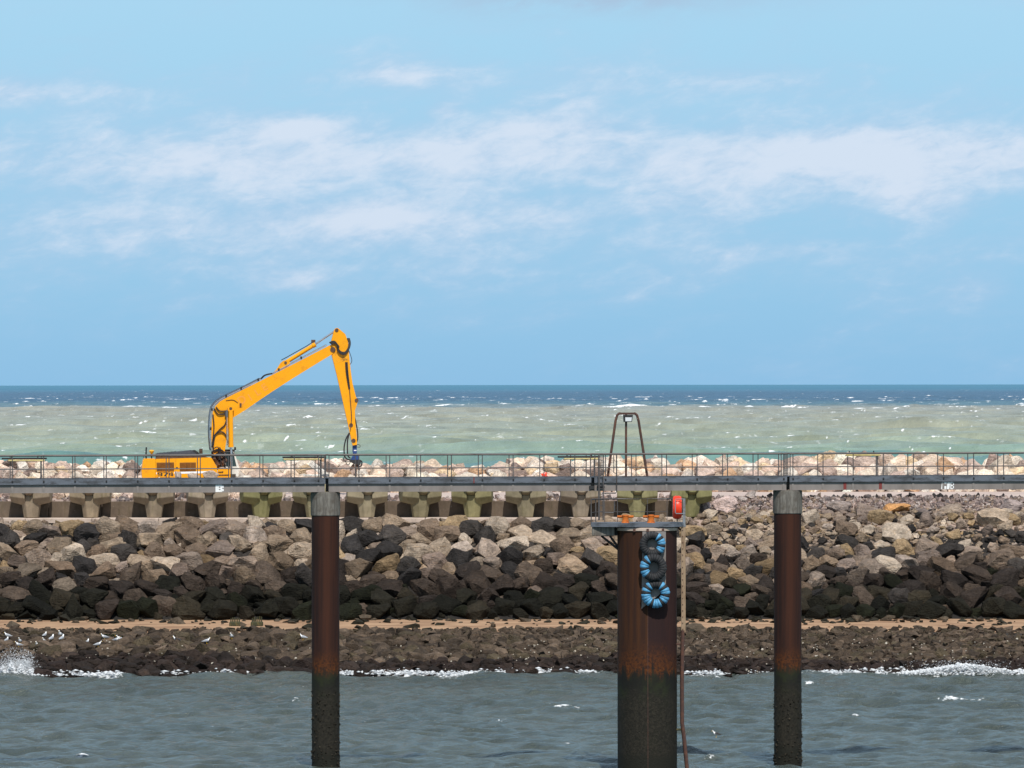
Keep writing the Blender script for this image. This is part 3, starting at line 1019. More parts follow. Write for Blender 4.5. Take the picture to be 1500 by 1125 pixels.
# boulders that stand out
for (px, py, d, wm, hm, col, lab) in [
    (1062, 740, 441.2, 1.9, 1.3, (.60, .46, .42), 'large pinkish white boulder beside the last concrete block of the row'),
    (1032, 744, 440.9, .85, 1.1, (.30, .26, .26), 'grey boulder squeezed between the last concrete block and pink boulder'),
    (1312, 746, 441.0, 1.9, .75, (.58, .30, .12), 'orange stained boulder on the gravel above the right bank'),
    (1392, 750, 441.0, 1.75, .95, (.30, .235, .185), 'tan hump-backed boulder right of the orange stained one'),
    (1480, 746, 441.4, 1.5, 1.5, (.36, .29, .27), 'tall pinkish grey boulder at the right end of the gravel'),
    (1228, 742, 441.4, 1.8, .8, (.32, .26, .23), 'flat grey brown boulder just right of the right pile'),
    (1350, 751, 440.9, 1.6, .6, (.20, .16, .145), 'low dark brown boulder between the orange and tan boulders'),
]:
    o = stone(None, P(px, py, d), (.15, float(rng.normal(0, .15)), float(rng.normal(0, .3))), (wm, wm * .8, hm), col, 'boulder', int(rng.integers(len(BASES))))
    tag(o, lab, 'boulder', 'boulders lying on the gravel')
# pale slab pieces left of the grab
sl = MB().box((0, 0, 0), (1.65, .5, .42), Euler((0.1, .66, .1)).to_matrix()).bevel(.05, 1).build('stone_slab', M_ROCK)
sl.location = P(467, 688, 466.5)
sl.color = (.72, .68, .62, 1)
tag(sl, 'white stone slab leaning on the pale rocks left of the grab', 'slab')
sl = MB().box((0, 0, 0), (1.9, .4, .16), Euler((0, 0, .05)).to_matrix()).bevel(.03, 1).build('stone_slab', M_ROCK)
sl.location = P(463, 696.5, 466.0)
sl.color = (.74, .72, .66, 1)
tag(sl, 'long flat white slab lying under the leaning one', 'slab')

# weed grown timber stubs at the foot of the bank
for (px, py, wd, lab) in [(344, 911, 15, 'weed covered timber stub on the sand, left of the two'), (376, 911, 16, 'weed covered timber stub on the sand under a small pale stone')]:
    q = P(px, py + 5.5, 424.5)
    q.z = float(ground_z(q.x, q.y))
    tb = thing('timber_stub', lab, 'timber stub', q, 0, 'timber stubs on the sand')
    wm = wd * .0456
    MB().box((0, 0, .12), (wm * 1.12, .6, .3)).bevel(.05, 1).build('base', M_TIMBER, tb)
    for k in range(6):
        h = rng.uniform(.28, .46)
        MB().tube((-wm / 2 + (k + .5) * wm / 6, -.1, .2), (-wm / 2 + (k + .5) * wm / 6 + .01, -.1, .2 + h), .045, .035, 6).build('stake', M_TIMBER, tb)
for (px, py, lab) in [(1083, 757, 'small green plant tuft just left of the right pile'), (1264, 759, 'green plant tuft on stones right of the right pile'), (1293, 756, 'green plant tuft beneath the orange stained boulder')]:
    q = P(px, py, 440.0)
    pt = thing('plant_tuft', lab, 'plant', q, 0, 'green tufts on the stone bank')
    b = MB()
    for k in range(60):
        a = rng.uniform(0, 6.28)
        r_ = rng.uniform(.02, .22)
        p0 = Vector((math.cos(a) * r_, math.sin(a) * r_ * .7, -.05))
        p1 = p0 + Vector((math.cos(a) * .10, math.sin(a) * .1, rng.uniform(.12, .30)))
        s = Vector((.04, 0.02, 0))
        b.b.faces.new([b.b.verts.new(x) for x in (p0 - s, p0 + s, p1 + s * .6, p1 - s * .2)])
    b.build('leaves', M_TUFT, pt)
for (px, py, d, mt, lab) in [(356, 803, 434.6, M_GREEN, 'scrap of green netting caught among the tan boulders'), (797, 695.5, 466.4, M_REDORANGE, 'orange plastic scrap lying in front of pale rocks')]:
    b = MB()
    bmesh.ops.create_icosphere(b.b, subdivisions=2, radius=.24)
    for vx in b.b.verts:
        vx.co *= 1 + rng.normal(0, .22)
        vx.co.z *= .7
    o = b.build('plastic_scrap', mt)
    o.location = P(px, py, d)
    tag(o, lab, 'scrap')

# ------------------------------------------------------------------ concrete kerb, wall and armour blocks
kz = 8.86
kb = thing('concrete_kerb', 'pale concrete footing strip under the row of armour blocks', 'kerb', (0, 438, kz))
edges = list(np.arange(-52, 14, 4.6))
for i, x in enumerate(edges[:-1]):
    x1 = min(edges[i + 1], 13.0)
    MB().box(((x + x1) / 2, 2.0, -.17 + rng.uniform(-.01, .01)), (x1 - x - .03, 4.0, .34)).bevel(.03, 1).build('slab', M_KERB, kb)
wl = thing('concrete_wall', 'low brown concrete wall behind the row of armour blocks', 'wall', (0, 441.6, kz))
pitch = 3.69
bx0 = (537 - 750) * 440 / FPX
for i in range(-12, 6):
    xa = bx0 + (i + .5) * pitch - pitch / 2
    x0, x1 = xa, xa + pitch
    o = MB().box(((x0 + x1) / 2, 0, .56 + rng.uniform(-.02, .02)), (x1 - x0 - .04, .5, 1.12)).bevel(.03, 1).build('panel', M_CONC, wl)
    o.color = (*shade_col((.118, .089, .066), .88, 1.12), 1)


def armour_mesh():
    b = MB()
    hub = Vector((0, 0, 1.72))

    def frustum(c0, c1, r0, r1, rot0=0.0):
        d_ = (c1 - c0)
        vs = bmesh.ops.create_cone(b.b, cap_ends=True, segments=8, radius1=r0, radius2=r1, depth=d_.length)['verts']
        M = Matrix.Translation((c0 + c1) / 2) @ d_.to_track_quat('Z', 'Y').to_matrix().to_4x4() @ Matrix.Rotation(R(22.5), 4, 'Z')
        bmesh.ops.transform(b.b, matrix=M, verts=vs)
    frustum(hub + Vector((-.25, 0, 0)), hub + Vector((-1.38, .05, .02)), .98, .70)
    frustum(hub + Vector((.25, 0, 0)), hub + Vector((1.38, .05, .02)), .98, .70)
    frustum(hub + Vector((0, 0, -.2)), Vector((0, -.02, 0)), .78, .53)
    frustum(hub + Vector((0, .1, .25)), hub + Vector((0, -1.05, .45)), .80, .48)
    frustum(hub + Vector((0, 0, .1)), hub + Vector((0, .0, .95)), .80, .55)
    b.bevel(.035, 1, .35)
    return b.mesh('concrete_block')


am = armour_mesh()
am.materials.append(M_CONC)
cols_ = [(.25, .20, .145), (.27, .215, .15), (.22, .18, .13), (.29, .24, .18), (.20, .19, .09), (.24, .215, .13), (.29, .25, .17), (.205, .18, .11), (.22, .20, .105),
         (.24, .21, .14), (.25, .21, .16), (.23, .215, .115), (.21, .20, .095)]
blocks = [46, 133, 226, 303, 382, 460, 537, 615, 692, 770, 850, 933, 1012]
ordn = ['first', 'second', 'third', 'fourth', 'fifth', 'sixth', 'seventh', 'eighth', 'ninth', 'tenth', 'eleventh', 'twelfth', 'thirteenth']
tint = {0: 'tan', 1: 'tan', 2: 'brownish', 3: 'pale', 4: 'mossy green', 5: 'olive', 6: 'pale tan', 7: 'dark olive', 8: 'mossy', 9: 'olive tan', 10: 'tan', 11: 'olive green', 12: 'mossy green'}
where = {4: 'below and right of the white letter B', 5: 'just left of the left pile', 6: 'just right of the left pile', 10: 'behind the foot of the access ladder', 11: 'behind the platform railing', 12: 'behind the red lifebuoy case, at the row end'}
for i, px in enumerate(blocks):
    o = link('concrete_block', am)
    q = P(px, 760, 440.2)
    o.location = (q.x, 440.2, kz + .003)
    o.rotation_euler = (0, 0, float(rng.normal(0, .16)))
    o.color = (cols_[i][0] * 1.0, cols_[i][1] * .97, cols_[i][2] * .95, 1)
    tag(o, f"{tint[i]} four-legged concrete block, {where[i]}" if i in where else f"{tint[i]} four-legged concrete block, {ordn[i]} from the left end of the row", 'concrete block', 'concrete armour blocks in a row')

# ------------------------------------------------------------------ walkway
YAW = math.atan(.1655)
CY, SY = math.cos(YAW), math.sin(YAW)


def T(px, off=0.0):
    """distance along the walkway's near face at which a pixel column meets it"""
    u = (px - 750) / FPX
    return (300 * u + off * (SY + u * CY)) / (CY - u * SY)


def wpt(tt, off, z):
    return Vector((tt * CY - off * SY, 300 + tt * SY + off * CY, z))


ZD, ZE, ZG0, ZR, ZM = 13.715, 13.405, 13.03, 14.77, 14.14
WIDE = 1.25


def text_mesh(s, size, bold, depth=.006):
    cu = bpy.data.curves.new('letters', 'FONT')
    cu.body = s
    cu.size = size
    cu.extrude = depth
    cu.offset = bold
    ob = bpy.data.objects.new('letters_tmp', cu)
    COL.objects.link(ob)
    bpy.context.view_layer.update()
    me = bpy.data.meshes.new_from_object(ob.evaluated_get(bpy.context.evaluated_depsgraph_get()))
    bpy.data.objects.remove(ob)
    return me


def letters(s, size, bold, mat, parent, loc, rot, sx=1.0, name='letters'):
    me = text_mesh(s, size, bold)
    me.materials.clear()
    me.materials.append(mat)
    o = link(name, me, parent)
    o.location = loc
    o.rotation_euler = rot
    o.scale = (sx, 1, 1)
    return o


post_me = MB().box((0, 0, (ZR - ZD) / 2), (.040, .040, ZR - ZD)).mesh('post')
post_me.materials.append(M_RAIL)
foot_me = MB().box((0, -.010, -.15), (.075, .02, .10)).tube((0, -.02, -.15), (0, -.045, -.15), .022, None, 6).mesh('post_foot')
foot_me.materials.append(M_DARK)
stiff_me = MB().box((0, 0, 0), (.10, .016, ZE - ZG0 - .05)).mesh('web_stiffener')
stiff_me.materials.append(M_STIFF)


def span(px0, px1, posts, label):
    t0, t1 = T(px0), T(px1)
    o = thing('walkway_span', label, 'footbridge span', wpt(t0, 0, ZD), YAW, 'spans of the grey steel walkway')
    L = t1 - t0
    for side in (0, 1):
        yy = 0 if side == 0 else WIDE
        sg = 1 if side == 0 else -1
        b = MB().box((L / 2, yy + sg * .015, (ZE - ZD) / 2), (L, .03, ZD - ZE))
        b.box((L / 2, yy + sg * .06, -.012), (L, .12, .024)).box((L / 2, yy + sg * .06, ZE - ZD + .012), (L, .12, .024))
        b.build('edge_beam', M_EDGE, o)
        g = MB().box((L / 2, yy + sg * .10, (ZE + ZG0) / 2 - ZD), (L - .04, .03, ZE - ZG0)).box((L / 2, yy + sg * .10, ZG0 - ZD + .012), (L - .04, .12, .024))
        g.build('girder', M_GIRDER, o)
        MB().tube((0, yy + sg * .03, ZR - ZD), (L, yy + sg * .03, ZR - ZD), .042, None, 10).build('top_rail', M_RAILTOP, o, True)
        MB().tube((0, yy + sg * .03, ZM - ZD), (L, yy + sg * .03, ZM - ZD), .020, None, 8).build('middle_rail', M_RAIL, o, True)
    MB().box((L / 2, WIDE / 2, -.035), (L, WIDE - .26, .04)).build('deck_plate', M_GALV, o)
    for px in posts:
        tt = T(px) - t0
        if tt < .02 or tt > L - .02:
            continue
        for yy in (.03, WIDE - .03):
            p_ = link('post', post_me, o)
            p_.location = (tt, yy, 0)
            f_ = link('post_foot', foot_me, o)
            f_.location = (tt, yy - .03 if yy < .5 else yy + .055, 0)
        s_ = link('web_stiffener', stiff_me, o)
        s_.location = (tt, .10 - .03, (ZE + ZG0) / 2 - ZD)
    for tt in (.03, L - .03):
        for yy in (.03, WIDE - .03):
            p_ = link('post', post_me, o)
            p_.location = (tt, yy, 0)
    return o


pA = [18 + 45.9 * k for k in range(-8, 10)] + [466.5]
sA = span(-345, 476.5, pA, 'grey walkway span left of the left pile, painted with a white B')
sB = span(481.0, 866, [525.7 - .0 + 45.2 * k for k in range(0, 8)], 'grey walkway span between the left pile and access ladder')
sC = span(870.5, 1152.8, [887 + 44.7 * k for k in range(0, 6)] + [1148], 'grey walkway span behind the tripod lamp, over the wide pile')
sD = span(1156.5, 1850, [1161.6 + 44.1 * k for k in range(-0, 17)], 'grey walkway span right of the right pile, painted with CIB')
gy_ = .10 - .015 - .012
GLYPH = {'B': ['####.', '#####', '##.##', '####.', '##.##', '#####', '####.'], 'C': ['#####', '#####', '##...', '##...', '##.##', '#####', '#####'], 'I': ['##', '##', '##', '##', '##', '##', '##'],
         'b': ['###.', '#..#', '#..#', '###.', '#..#', '#..#', '###.'], '9': ['#######', '##...##', '#######', '.....##', '#######'], '7': ['#######', '....###', '...###.', '..###..', '.###...'],
         '4': ['...###.', '.##.##.', '##..##.', '#######', '....##.'], }


def glyph(ch, wd, ht, mat, parent, loc, name, depth=.010, lean=0.0):
    """a stencilled character made of small flat cells"""
    rows_ = GLYPH[ch]
    nr, nc = len(rows_), len(rows_[0])
    b = MB()
    vcache = {}

    def V(i, j, k):
        if (i, j, k) not in vcache:
            vcache[(i, j, k)] = b.b.verts.new((wd * i / nc + lean * ht * (1 - j / nr), -depth * k, ht * (1 - j / nr)))
        return vcache[(i, j, k)]
    on = {(i, j) for j, r_ in enumerate(rows_) for i, c_ in enumerate(r_) if c_ == '#'}
    for (i, j) in on:
        b.b.faces.new((V(i, j, 1), V(i + 1, j, 1), V(i + 1, j + 1, 1), V(i, j + 1, 1)))
        for (di, dj, e) in ((0, -1, ((i, j), (i + 1, j))), (0, 1, ((i, j + 1), (i + 1, j + 1))), (-1, 0, ((i, j), (i, j + 1))), (1, 0, ((i + 1, j), (i + 1, j + 1)))):
            if (i + di, j + dj) not in on:
                (a1, a2), (b1, b2) = e
                b.b.faces.new((V(a1, a2, 0), V(b1, b2, 0), V(b1, b2, 1), V(a1, a2, 1)))
    o = b.build(name, mat, parent)
    o.location = loc
    return o


GF = .100 - .015 - .002
o = glyph('B', .39, .37, M_WHITE, sA, (T(315.8) - T(-345), GF, 13.035 - ZD), 'letter')
o['label'] = 'bold white letter B'
for (c_, ch, px, wd, ln) in [('C', 'C', 1379.0, .24, .10), ('I', 'I', 1387.0, .13, .12), ('B', 'b', 1392.6, .17, 0)]:
    o = glyph(ch, wd, .36, M_WHITE, sD, (T(px) - T(1156.5), GF, 13.04 - ZD), 'letter', .010, ln)
    o['label'] = 'white letter ' + c_
for px in (1238, 1290):
    MB().box((T(px) - T(1156.5), .10 - .015 - .009, (ZE + ZG0) / 2 - ZD), (.14, .018, ZE - ZG0 - .05)).build('red_stripe', M_REDPAINT, sD)
MB().box((T(694) - T(481), -.008, -.15), (.05, .014, .28)).build('red_stripe', M_REDPAINT, sB)
MB().box((T(867) - T(870.5) - .02, .05, -.52), (.22, .25, .16)).box((.30, -.02, -.50), (.36, .10, .10)).build('bearing_bracket', M_DARK, sC)


def strip_light(px0, px1, py, lab, left_end):
    t0, t1 = T(px0, WIDE), T(px1, WIDE)
    L = t1 - t0
    o = thing('strip_light', lab, 'strip light', wpt(t0, WIDE - .16, ZD), YAW, 'strip lights under the handrail')
    zt = P(750, py, 301).z - ZD
    MB().box((L / 2, 0, zt), (L, .12, .08)).bevel(.015, 1).build('housing', M_DARK, o)
    a0, a1 = (.30, L - .1) if left_end else (.05, L - .30)
    MB().tube((a0, -.02, zt - .095), (a1, -.02, zt - .095), .045, None, 10).build('tube_cover', M_TUBE, o, True)
    MB().tube((a0 - .05, -.02, zt - .12), (a1 + .05, -.02, zt - .12), .02, None, 8).build('guard_rod', M_DARK, o)
    for x in (L * .22, L * .8):
        MB().box((x, 0, zt + .07), (.05, .05, .10)).build('bracket', M_DARK, o)
    MB().box((L - .28, .02, (zt - .1) / 2), (.055, .055, zt - .1)).build('stand', M_RAIL, o)


strip_light(2, 68, 669.5, 'strip light at the far left end of the walkway', True)
strip_light(413, 477, 669.0, 'strip light on the walkway just before the left pile', False)
strip_light(816, 878, 669.5, 'strip light on the walkway beside the access ladder', True)
strip_light(1229, 1291, 665.5, 'strip light on the walkway above the red stripes', True)

# ------------------------------------------------------------------ tube piles
for (px, t_off, lab) in [(476.5, .6, 'rusty brown tube pile with concrete collar, left of the two slim piles'), (1153.5, .6, 'dark brown rusty tube pile with concrete collar, right of the wide pile')]:
    tt = T(px, t_off)
    q = wpt(tt, t_off, 0)
    pl_ = thing('steel_pile', lab, 'pile', q, 0, 'slim walkway piles')
    n = 40
    pr_ = [(.655, -6.0)] + [(.655, z) for z in np.linspace(-.5, 11.92, 22)]
    MB().lathe(pr_, n).build('tube', M_PILE, pl_, True)
    MB().lathe([(.66, 11.90), (.69, 11.93), (.695, 12.0), (.695, 12.99), (.66, 13.016)], n).build('collar', M_COLLAR, pl_, True)
    bb = []
    for k in range(420):
        a = rng.uniform(0, 6.28)
        z = rng.uniform(-.3, 3.7) if rng.random() < .7 else rng.uniform(-.3, .8)
        r_ = rng.uniform(.03, .075)
        bb.append(((q.x + .655 * math.cos(a), q.y + .655 * math.sin(a), z), tuple(rng.uniform(0, 6, 3)), (r_ * 1.5, r_ * 1.5, r_ * 1.2), shade_col((.035, .030, .022), .5, 1.4)))
    rock_mass('barnacles', bb, pl_)

# ------------------------------------------------------------------ wide pile (mooring dolphin)
YD = 297.7
DX = (947.6 - 750) * YD / FPX
ZP = 11.60
dol = thing('mooring_pile', 'wide rust brown mooring pile with platform, blue fender rings hanging on it', 'mooring pile', (DX, YD, 0))
RD = 1.395
MB().lathe([(RD, -6)] + [(RD, z) for z in np.linspace(-.5, 11.22, 24)], 64).build('tube', M_PILEBIG, dol, True)
MB().lathe([(RD + .02, 11.22), (RD + .055, 11.24), (RD + .055, 11.36), (RD + .02, 11.38)], 64).build('cap_ring', M_KERB, dol, True)
MB().box((0, -RD - .004, 5.6), (.02, .016, 11.1)).build('weld_seam', M_RUSTPIPE, dol)
for k in (-.62, .0, .72):
    MB().box((k, -math.sqrt(max(RD ** 2 - k * k, 0)) - .07, 11.27), (.11, .10, .14)).build('lug', M_RUSTPIPE, dol)
S = FPX / YD
plat = [(-2.62, -.55), (-2.62, .9), (-1.2, 1.5), (1.35, 1.5), (1.70, .9), (1.70, -.35), (1.25, -1.05), (.5, -1.42), (-.6, -1.40), (-1.4, -.95)]
b = MB()
a_ = [b.b.verts.new((x, y, ZP - .19)) for x, y in plat]
c_ = [b.b.verts.new((x, y, ZP)) for x, y in plat]
b.b.faces.new(a_[::-1])
b.b.faces.new(c_)
for i in range(len(plat)):
    j = (i + 1) % len(plat)
    b.b.faces.new((a_[i], a_[j], c_[j], c_[i]))
b.build('platform', M_EDGE, dol)
MB().box((-2.05, .1, ZP - .19 - .21), (1.05, 1.2, .42)).bevel(.02, 1).build('counter_box', M_COLLAR, dol)
MB().box((-1.45, .1, ZP - .40), (.14, .5, .42)).build('bracket', M_DARK, dol)
for (x0, x1, z0, z1) in [(-2.15, -1.36, ZP - .62, ZP - 1.25), (-1.75, -1.36, ZP - .62, ZP - 1.15)]:
    MB().tube((x0, -.1, z0), (x1, -.1, z1), .055, None, 6).build('strut', M_DARK, dol)
MB().tube((1.40, -.1, ZP - .2), (1.68, -.2, ZP - .42), .05, None, 6).build('strut', M_RUSTPIPE, dol)
# railing on the platform
px2x = lambda px: (px - 947.6) / S
zr, zm_ = P(945, 731.5, YD).z, P(945, 750.5, YD).z
for (px, y, wdt) in [(865.6, -.45, .05), (872.8, .8, .05), (886, 1.0, .03), (905, 1.40, .03), (949, 1.42, .03), (978, 1.42, .03)]:
    MB().box((px2x(px), y, (ZP + zr) / 2), (wdt, wdt, zr - ZP)).build('rail_post', M_RAIL, dol)
MB().box((px2x(1002), .2, (ZP - .25 + zr) / 2), (.12, .06, zr - ZP + .25)).build('rail_post', M_GALV, dol)
MB().path([(px2x(865.6), -.45, zr), (px2x(872.8), .8, zr), (px2x(905), 1.40, zr), (px2x(978), 1.42, zr), (px2x(1001), .2, zr)], .035).build('rail', M_RAIL, dol)
MB().path([(px2x(865.6), -.45, zm_), (px2x(872.8), .8, zm_), (px2x(905), 1.40, zm_), (px2x(978), 1.42, zm_)], .014, 6).build('rail', M_RAIL, dol)
# backing strip for the fenders
zt, zb = P(950, 777.5, YD).z, P(950, 890, YD).z
MB().prism([(px2x(938.5), zb), (px2x(974), zb + .9), (px2x(974), zt), (px2x(940), zt)], -1.445, -1.36).build('backing_strip', M_STIFF, dol)
MB().tube((px2x(990), -.3, 1.9), (px2x(998.5), -.3, 1.9), .045, None, 6).build('standoff', M_TIMBER, dol)
MB().tube((px2x(990), -.3, 5.9), (px2x(1001), -.3, 5.9), .045, None, 6).build('standoff', M_RUSTPIPE, dol)

for px, lab in [(915.5, 'rusty orange T-shaped bollard, left of two on the platform'), (953, 'rusty orange T-shaped bollard nearer the lifebuoy on the platform')]:
    bo = thing('bollard', lab, 'bollard', (DX + px2x(px), YD - .75, ZP), 0, 'rusty bollards on the platform')
    MB().lathe([(.20, 0), (.165, .05), (.14, .16), (.15, .30), (.17, .34)], 16).build('post', M_RUSTORANGE, bo, True)
    MB().tube((-.38, 0, .285), (.38, 0, .285), .062, None, 10).build('horn', M_RUSTORANGE, bo, True)
    MB().lathe([(.17, .33), (.15, .37), (.08, .385)], 16).build('cap', M_RUSTORANGE, bo, True)

# lifebuoy in its case, seen edge on
q = P(991.7, 743.2, YD - .35)
lb = thing('lifebuoy_case', 'orange red lifebuoy case hanging upright on the platform railing', 'lifebuoy', (q.x, q.y, q.z))
b = MB()
prof = [(-.20, .30), (-.215, .42), (-.19, .50), (-.10, .545), (-.03, .55), (-.02, .535), (.02, .535), (.03, .55), (.10, .545), (.19, .50), (.215, .42), (.20, .30)]
seg = 28
rings = [[b.b.verts.new((x, r_ * math.cos(k * 2 * math.pi / seg), r_ * math.sin(k * 2 * math.pi / seg))) for k in range(seg)] for x, r_ in prof]
for r0, r1 in zip(rings, rings[1:]):
    for k in range(seg):
        b.b.faces.new((r0[k], r0[(k + 1) % seg], r1[(k + 1) % seg], r1[k]))
b.b.faces.new(rings[0][::-1])
b.b.faces.new(rings[-1])
b.build('shell', M_REDORANGE, lb, True)
f_ = MB().path([(.36, -.56, -.28), (-.06, -.57, -.28), (-.10, -.57, -.24), (-.10, -.57, .36), (-.06, -.57, .40), (.36, -.56, .40)], .022, 6)
f_.build('holder', M_GALV, lb)
MB().box((.0, .0, -.60), (.05, .05, .12)).build('hook', M_DARK, lb)

# fender rings
TWO = 2 * math.pi
def fender(cx, cy, rad, r, pattern, lab, tilt, yoff):
    q = P(cx, cy, YD - RD - .26 - yoff)
    fo = thing('rubber_fender', lab, 'fender', q, 0, 'wrapped rubber fenders on the wide pile')
    rm, rt = rad / S, r / S
    nseg = len(pattern)
    for i, ch in enumerate(pattern):
        a0, a1 = TWO * i / nseg, TWO * (i + 1) / nseg
        b = MB()
        nu, nvv = 4, 12
        rr = rt * (1.0 if ch == 'b' else .93) * rng.uniform(.97, 1.04)
        grid = []
        gap = .012
        for u in range(nu + 1):
            a = a0 + gap + (a1 - a0 - 2 * gap) * u / nu
            sw = rr * (.93 if u in (0, nu) else 1.0)
            row = []
            for k in range(nvv):
                ph = TWO * k / nvv
                R_ = rm + sw * math.cos(ph)
                row.append(b.b.verts.new((R_ * math.sin(a) * tilt[0], sw * math.sin(ph), R_ * math.cos(a) * tilt[1])))
            grid.append(row)
        for r0, r1 in zip(grid, grid[1:]):
            for k in range(nvv):
                b.b.faces.new((r0[k], r0[(k + 1) % nvv], r1[(k + 1) % nvv], r1[k]))
        b.b.faces.new(grid[0][::-1])
        b.b.faces.new(grid[-1])
        b.build('strap' if ch == 'b' else 'tyre_section', M_BLUEWRAP if ch == 'b' else M_BLACKWRAP, fo, True)


fender(955.5, 797.5, 13.2, 6.2, 'kkbkbbkbbkkkkkkkkkkkkkkk'.replace(' ', ''), 'topmost fender ring, black with blue bands on its right side', (1.0, 1.0), .0)
fender(957.0, 831.5, 13.4, 6.6, 'kkkkkkkkkkkkkkkbbkbbkbkk', 'middle fender ring, black on the right and blue bands on the left', (1.0, 1.05), .12)
fender(960.0, 870.0, 14.2, 6.8, 'kkbkbbkbbkbbbkbbbbkbkbkk', 'lowest fender ring, almost all bright blue bands', (1.0, 1.0), .0)

# ladder seen edge on, right of the wide pile
ld = thing('side_ladder', 'tan ladder seen edge on beside the wide pile, rusty and bent below', 'ladder', (DX + px2x(1000), YD - .15, 0))
zz0, zz1 = P(1000, 772, YD).z, P(1000, 926, YD).z
lx = lambda px: px2x(px) - px2x(1000)
for y in (-.22, .22):
    MB().box((lx(1000.5), y, (zz0 + zz1) / 2), (.20, .05, zz0 - zz1)).build('stringer', M_TAN, ld)
    MB().path([(lx(999.5), y, zz1 + .1), (lx(998.3), y, 4.2), (lx(998.5), y, 2.2), (lx(1001), y, 1.6), (lx(1008.5), y, -.9)], .09, 8).build('lower_stringer', M_RUSTPIPE, ld)
z = zz1 + .15
while z < zz0 - .1:
    MB().tube((lx(999.3), -.27, z), (lx(999.3), .27, z), .026, None, 6).build('rung', M_RUSTPIPE, ld)
    z += .29
MB().box((lx(996), .1, zz0 + .05), (.55, .08, .06)).build('bracket', M_GALV, ld)

# access ladder from the walkway down to the platform
tq = T(880, -.25)
q = wpt(tq, -.25, ZP)
al = thing('access_ladder', 'steel ladder with hoop handrails from the walkway down to the platform', 'ladder', q, YAW)
kx = lambda px: (px - 880) / 31.1
zpx = lambda py: HC - (py - 562.4) * 300.6 / FPX - ZP
for px, w_ in ((877.2, .075), (883.5, .055)):
    MB().box((kx(px), 0, (zpx(665) + .05) / 2), (w_, .06, zpx(665) - .05)).build('stringer', M_RAIL, al)
z = .2
while z < zpx(668):
    MB().tube((kx(877), 0, z), (kx(883.5), 0, z), .014, None, 6).build('rung', M_RAIL, al)
    z += .27
MB().path([(kx(883.5), .25, zpx(722.5)), (kx(903.5), .25, zpx(722.5)), (kx(905), .25, zpx(720)), (kx(905), .25, zpx(666))], .030).build('handrail', M_RAIL, al)
MB().path([(kx(901), .3, zpx(667)), (kx(901), .3, zpx(692)), (kx(903.5), .3, zpx(694))], .022).build('handrail', M_RAIL, al)
MB().path([(kx(900.5), .05, zpx(734)), (kx(900.5), .05, zpx(749)), (kx(899), .05, zpx(751)), (kx(883.5), .05, zpx(751))], .030).build('handrail', M_RAIL, al)

# tripod lamp on the walkway
tl = T(921, .7)
q = wpt(tl, .65, ZD)
tp = thing('tripod_lamp', 'brown rusty tripod frame carrying a floodlight, standing on the walkway', 'lamp', q, YAW)
hx = lambda px: (px - 921) / 30.9
hz = lambda py: HC - (py - 562.4) * 301 / FPX - ZD
MB().path([(hx(889.8), .1, -.02), (hx(901.5), .1, hz(617)), (hx(903.8), .1, hz(608.5)), (hx(906.5), .1, hz(606.2)), (hx(909), .1, hz(605.6))], .062).build('leg', M_RUSTPIPE, tp, True)
MB().path([(hx(948.8), .1, -.02), (hx(936), .1, hz(617)), (hx(933.6), .1, hz(608.5)), (hx(931), .1, hz(606.2)), (hx(929), .1, hz(605.8))], .062).build('leg', M_RUSTPIPE, tp, True)
MB().path([(hx(915.3), -.2, -.02), (hx(917), .05, hz(607))], .055).build('leg', M_RUSTPIPE, tp, True)
MB().box((hx(919), .1, hz(606)), (.78, .12, .10)).build('top_bar', M_RUSTPIPE, tp)
hd = MB().prism([(hx(912.4), hz(608)), (hx(925.8), hz(608)), (hx(924.2), hz(618.2)), (hx(913), hz(618.2))], -.22, .05).build('lamp_housing', M_DARK, tp)
MB().prism([(hx(914.2), hz(611.5)), (hx(924.0), hz(611.5)), (hx(923.2), hz(617.2)), (hx(914.4), hz(617.2))], -.232, -.215).build('lamp_glass', M_LAMPGLASS, hd)

# ------------------------------------------------------------------ excavator
YE = 457.0
EX = (275 - 750) * YE / FPX
EROT = R(4)
ex = thing('excavator', 'yellow long reach excavator numbered 974 working behind the walkway', 'excavator', (EX, YE, 10.15), EROT)


def E(px, py):
    q = P(px, py, YE)
    return (q.x - EX, q.z - 10.15)


def poly(pts):
    return [E(*p) for p in pts]


NEAR = -1.55
# undercarriage
for y in (-1.35, 1.35):
    tr = thing('track', None, None)
    tr.parent = ex
    pts = []
    for k in range(9):
        a = math.pi / 2 + math.pi * k / 8
        pts.append((-2.35 + .55 * math.cos(a), .56 + .55 * math.sin(a)))
    for k in range(9):
        a = -math.pi / 2 + math.pi * k / 8
        pts.append((2.35 + .55 * math.cos(a), .56 + .55 * math.sin(a)))
    MB().prism(pts, y - .3, y + .3).build('track_belt', M_TRACK, tr)
    for x in np.linspace(-2.3, 2.3, 8):
        MB().tube((x, y - .32, .45), (x, y + .32, .45), .26, None, 12).build('roller', M_TRACK, tr)
MB().box((0, 0, .75), (2.4, 2.2, .5)).tube((0, 0, .8), (0, 0, 1.2), .9, None, 20).build('undercarriage', M_TRACK, ex)
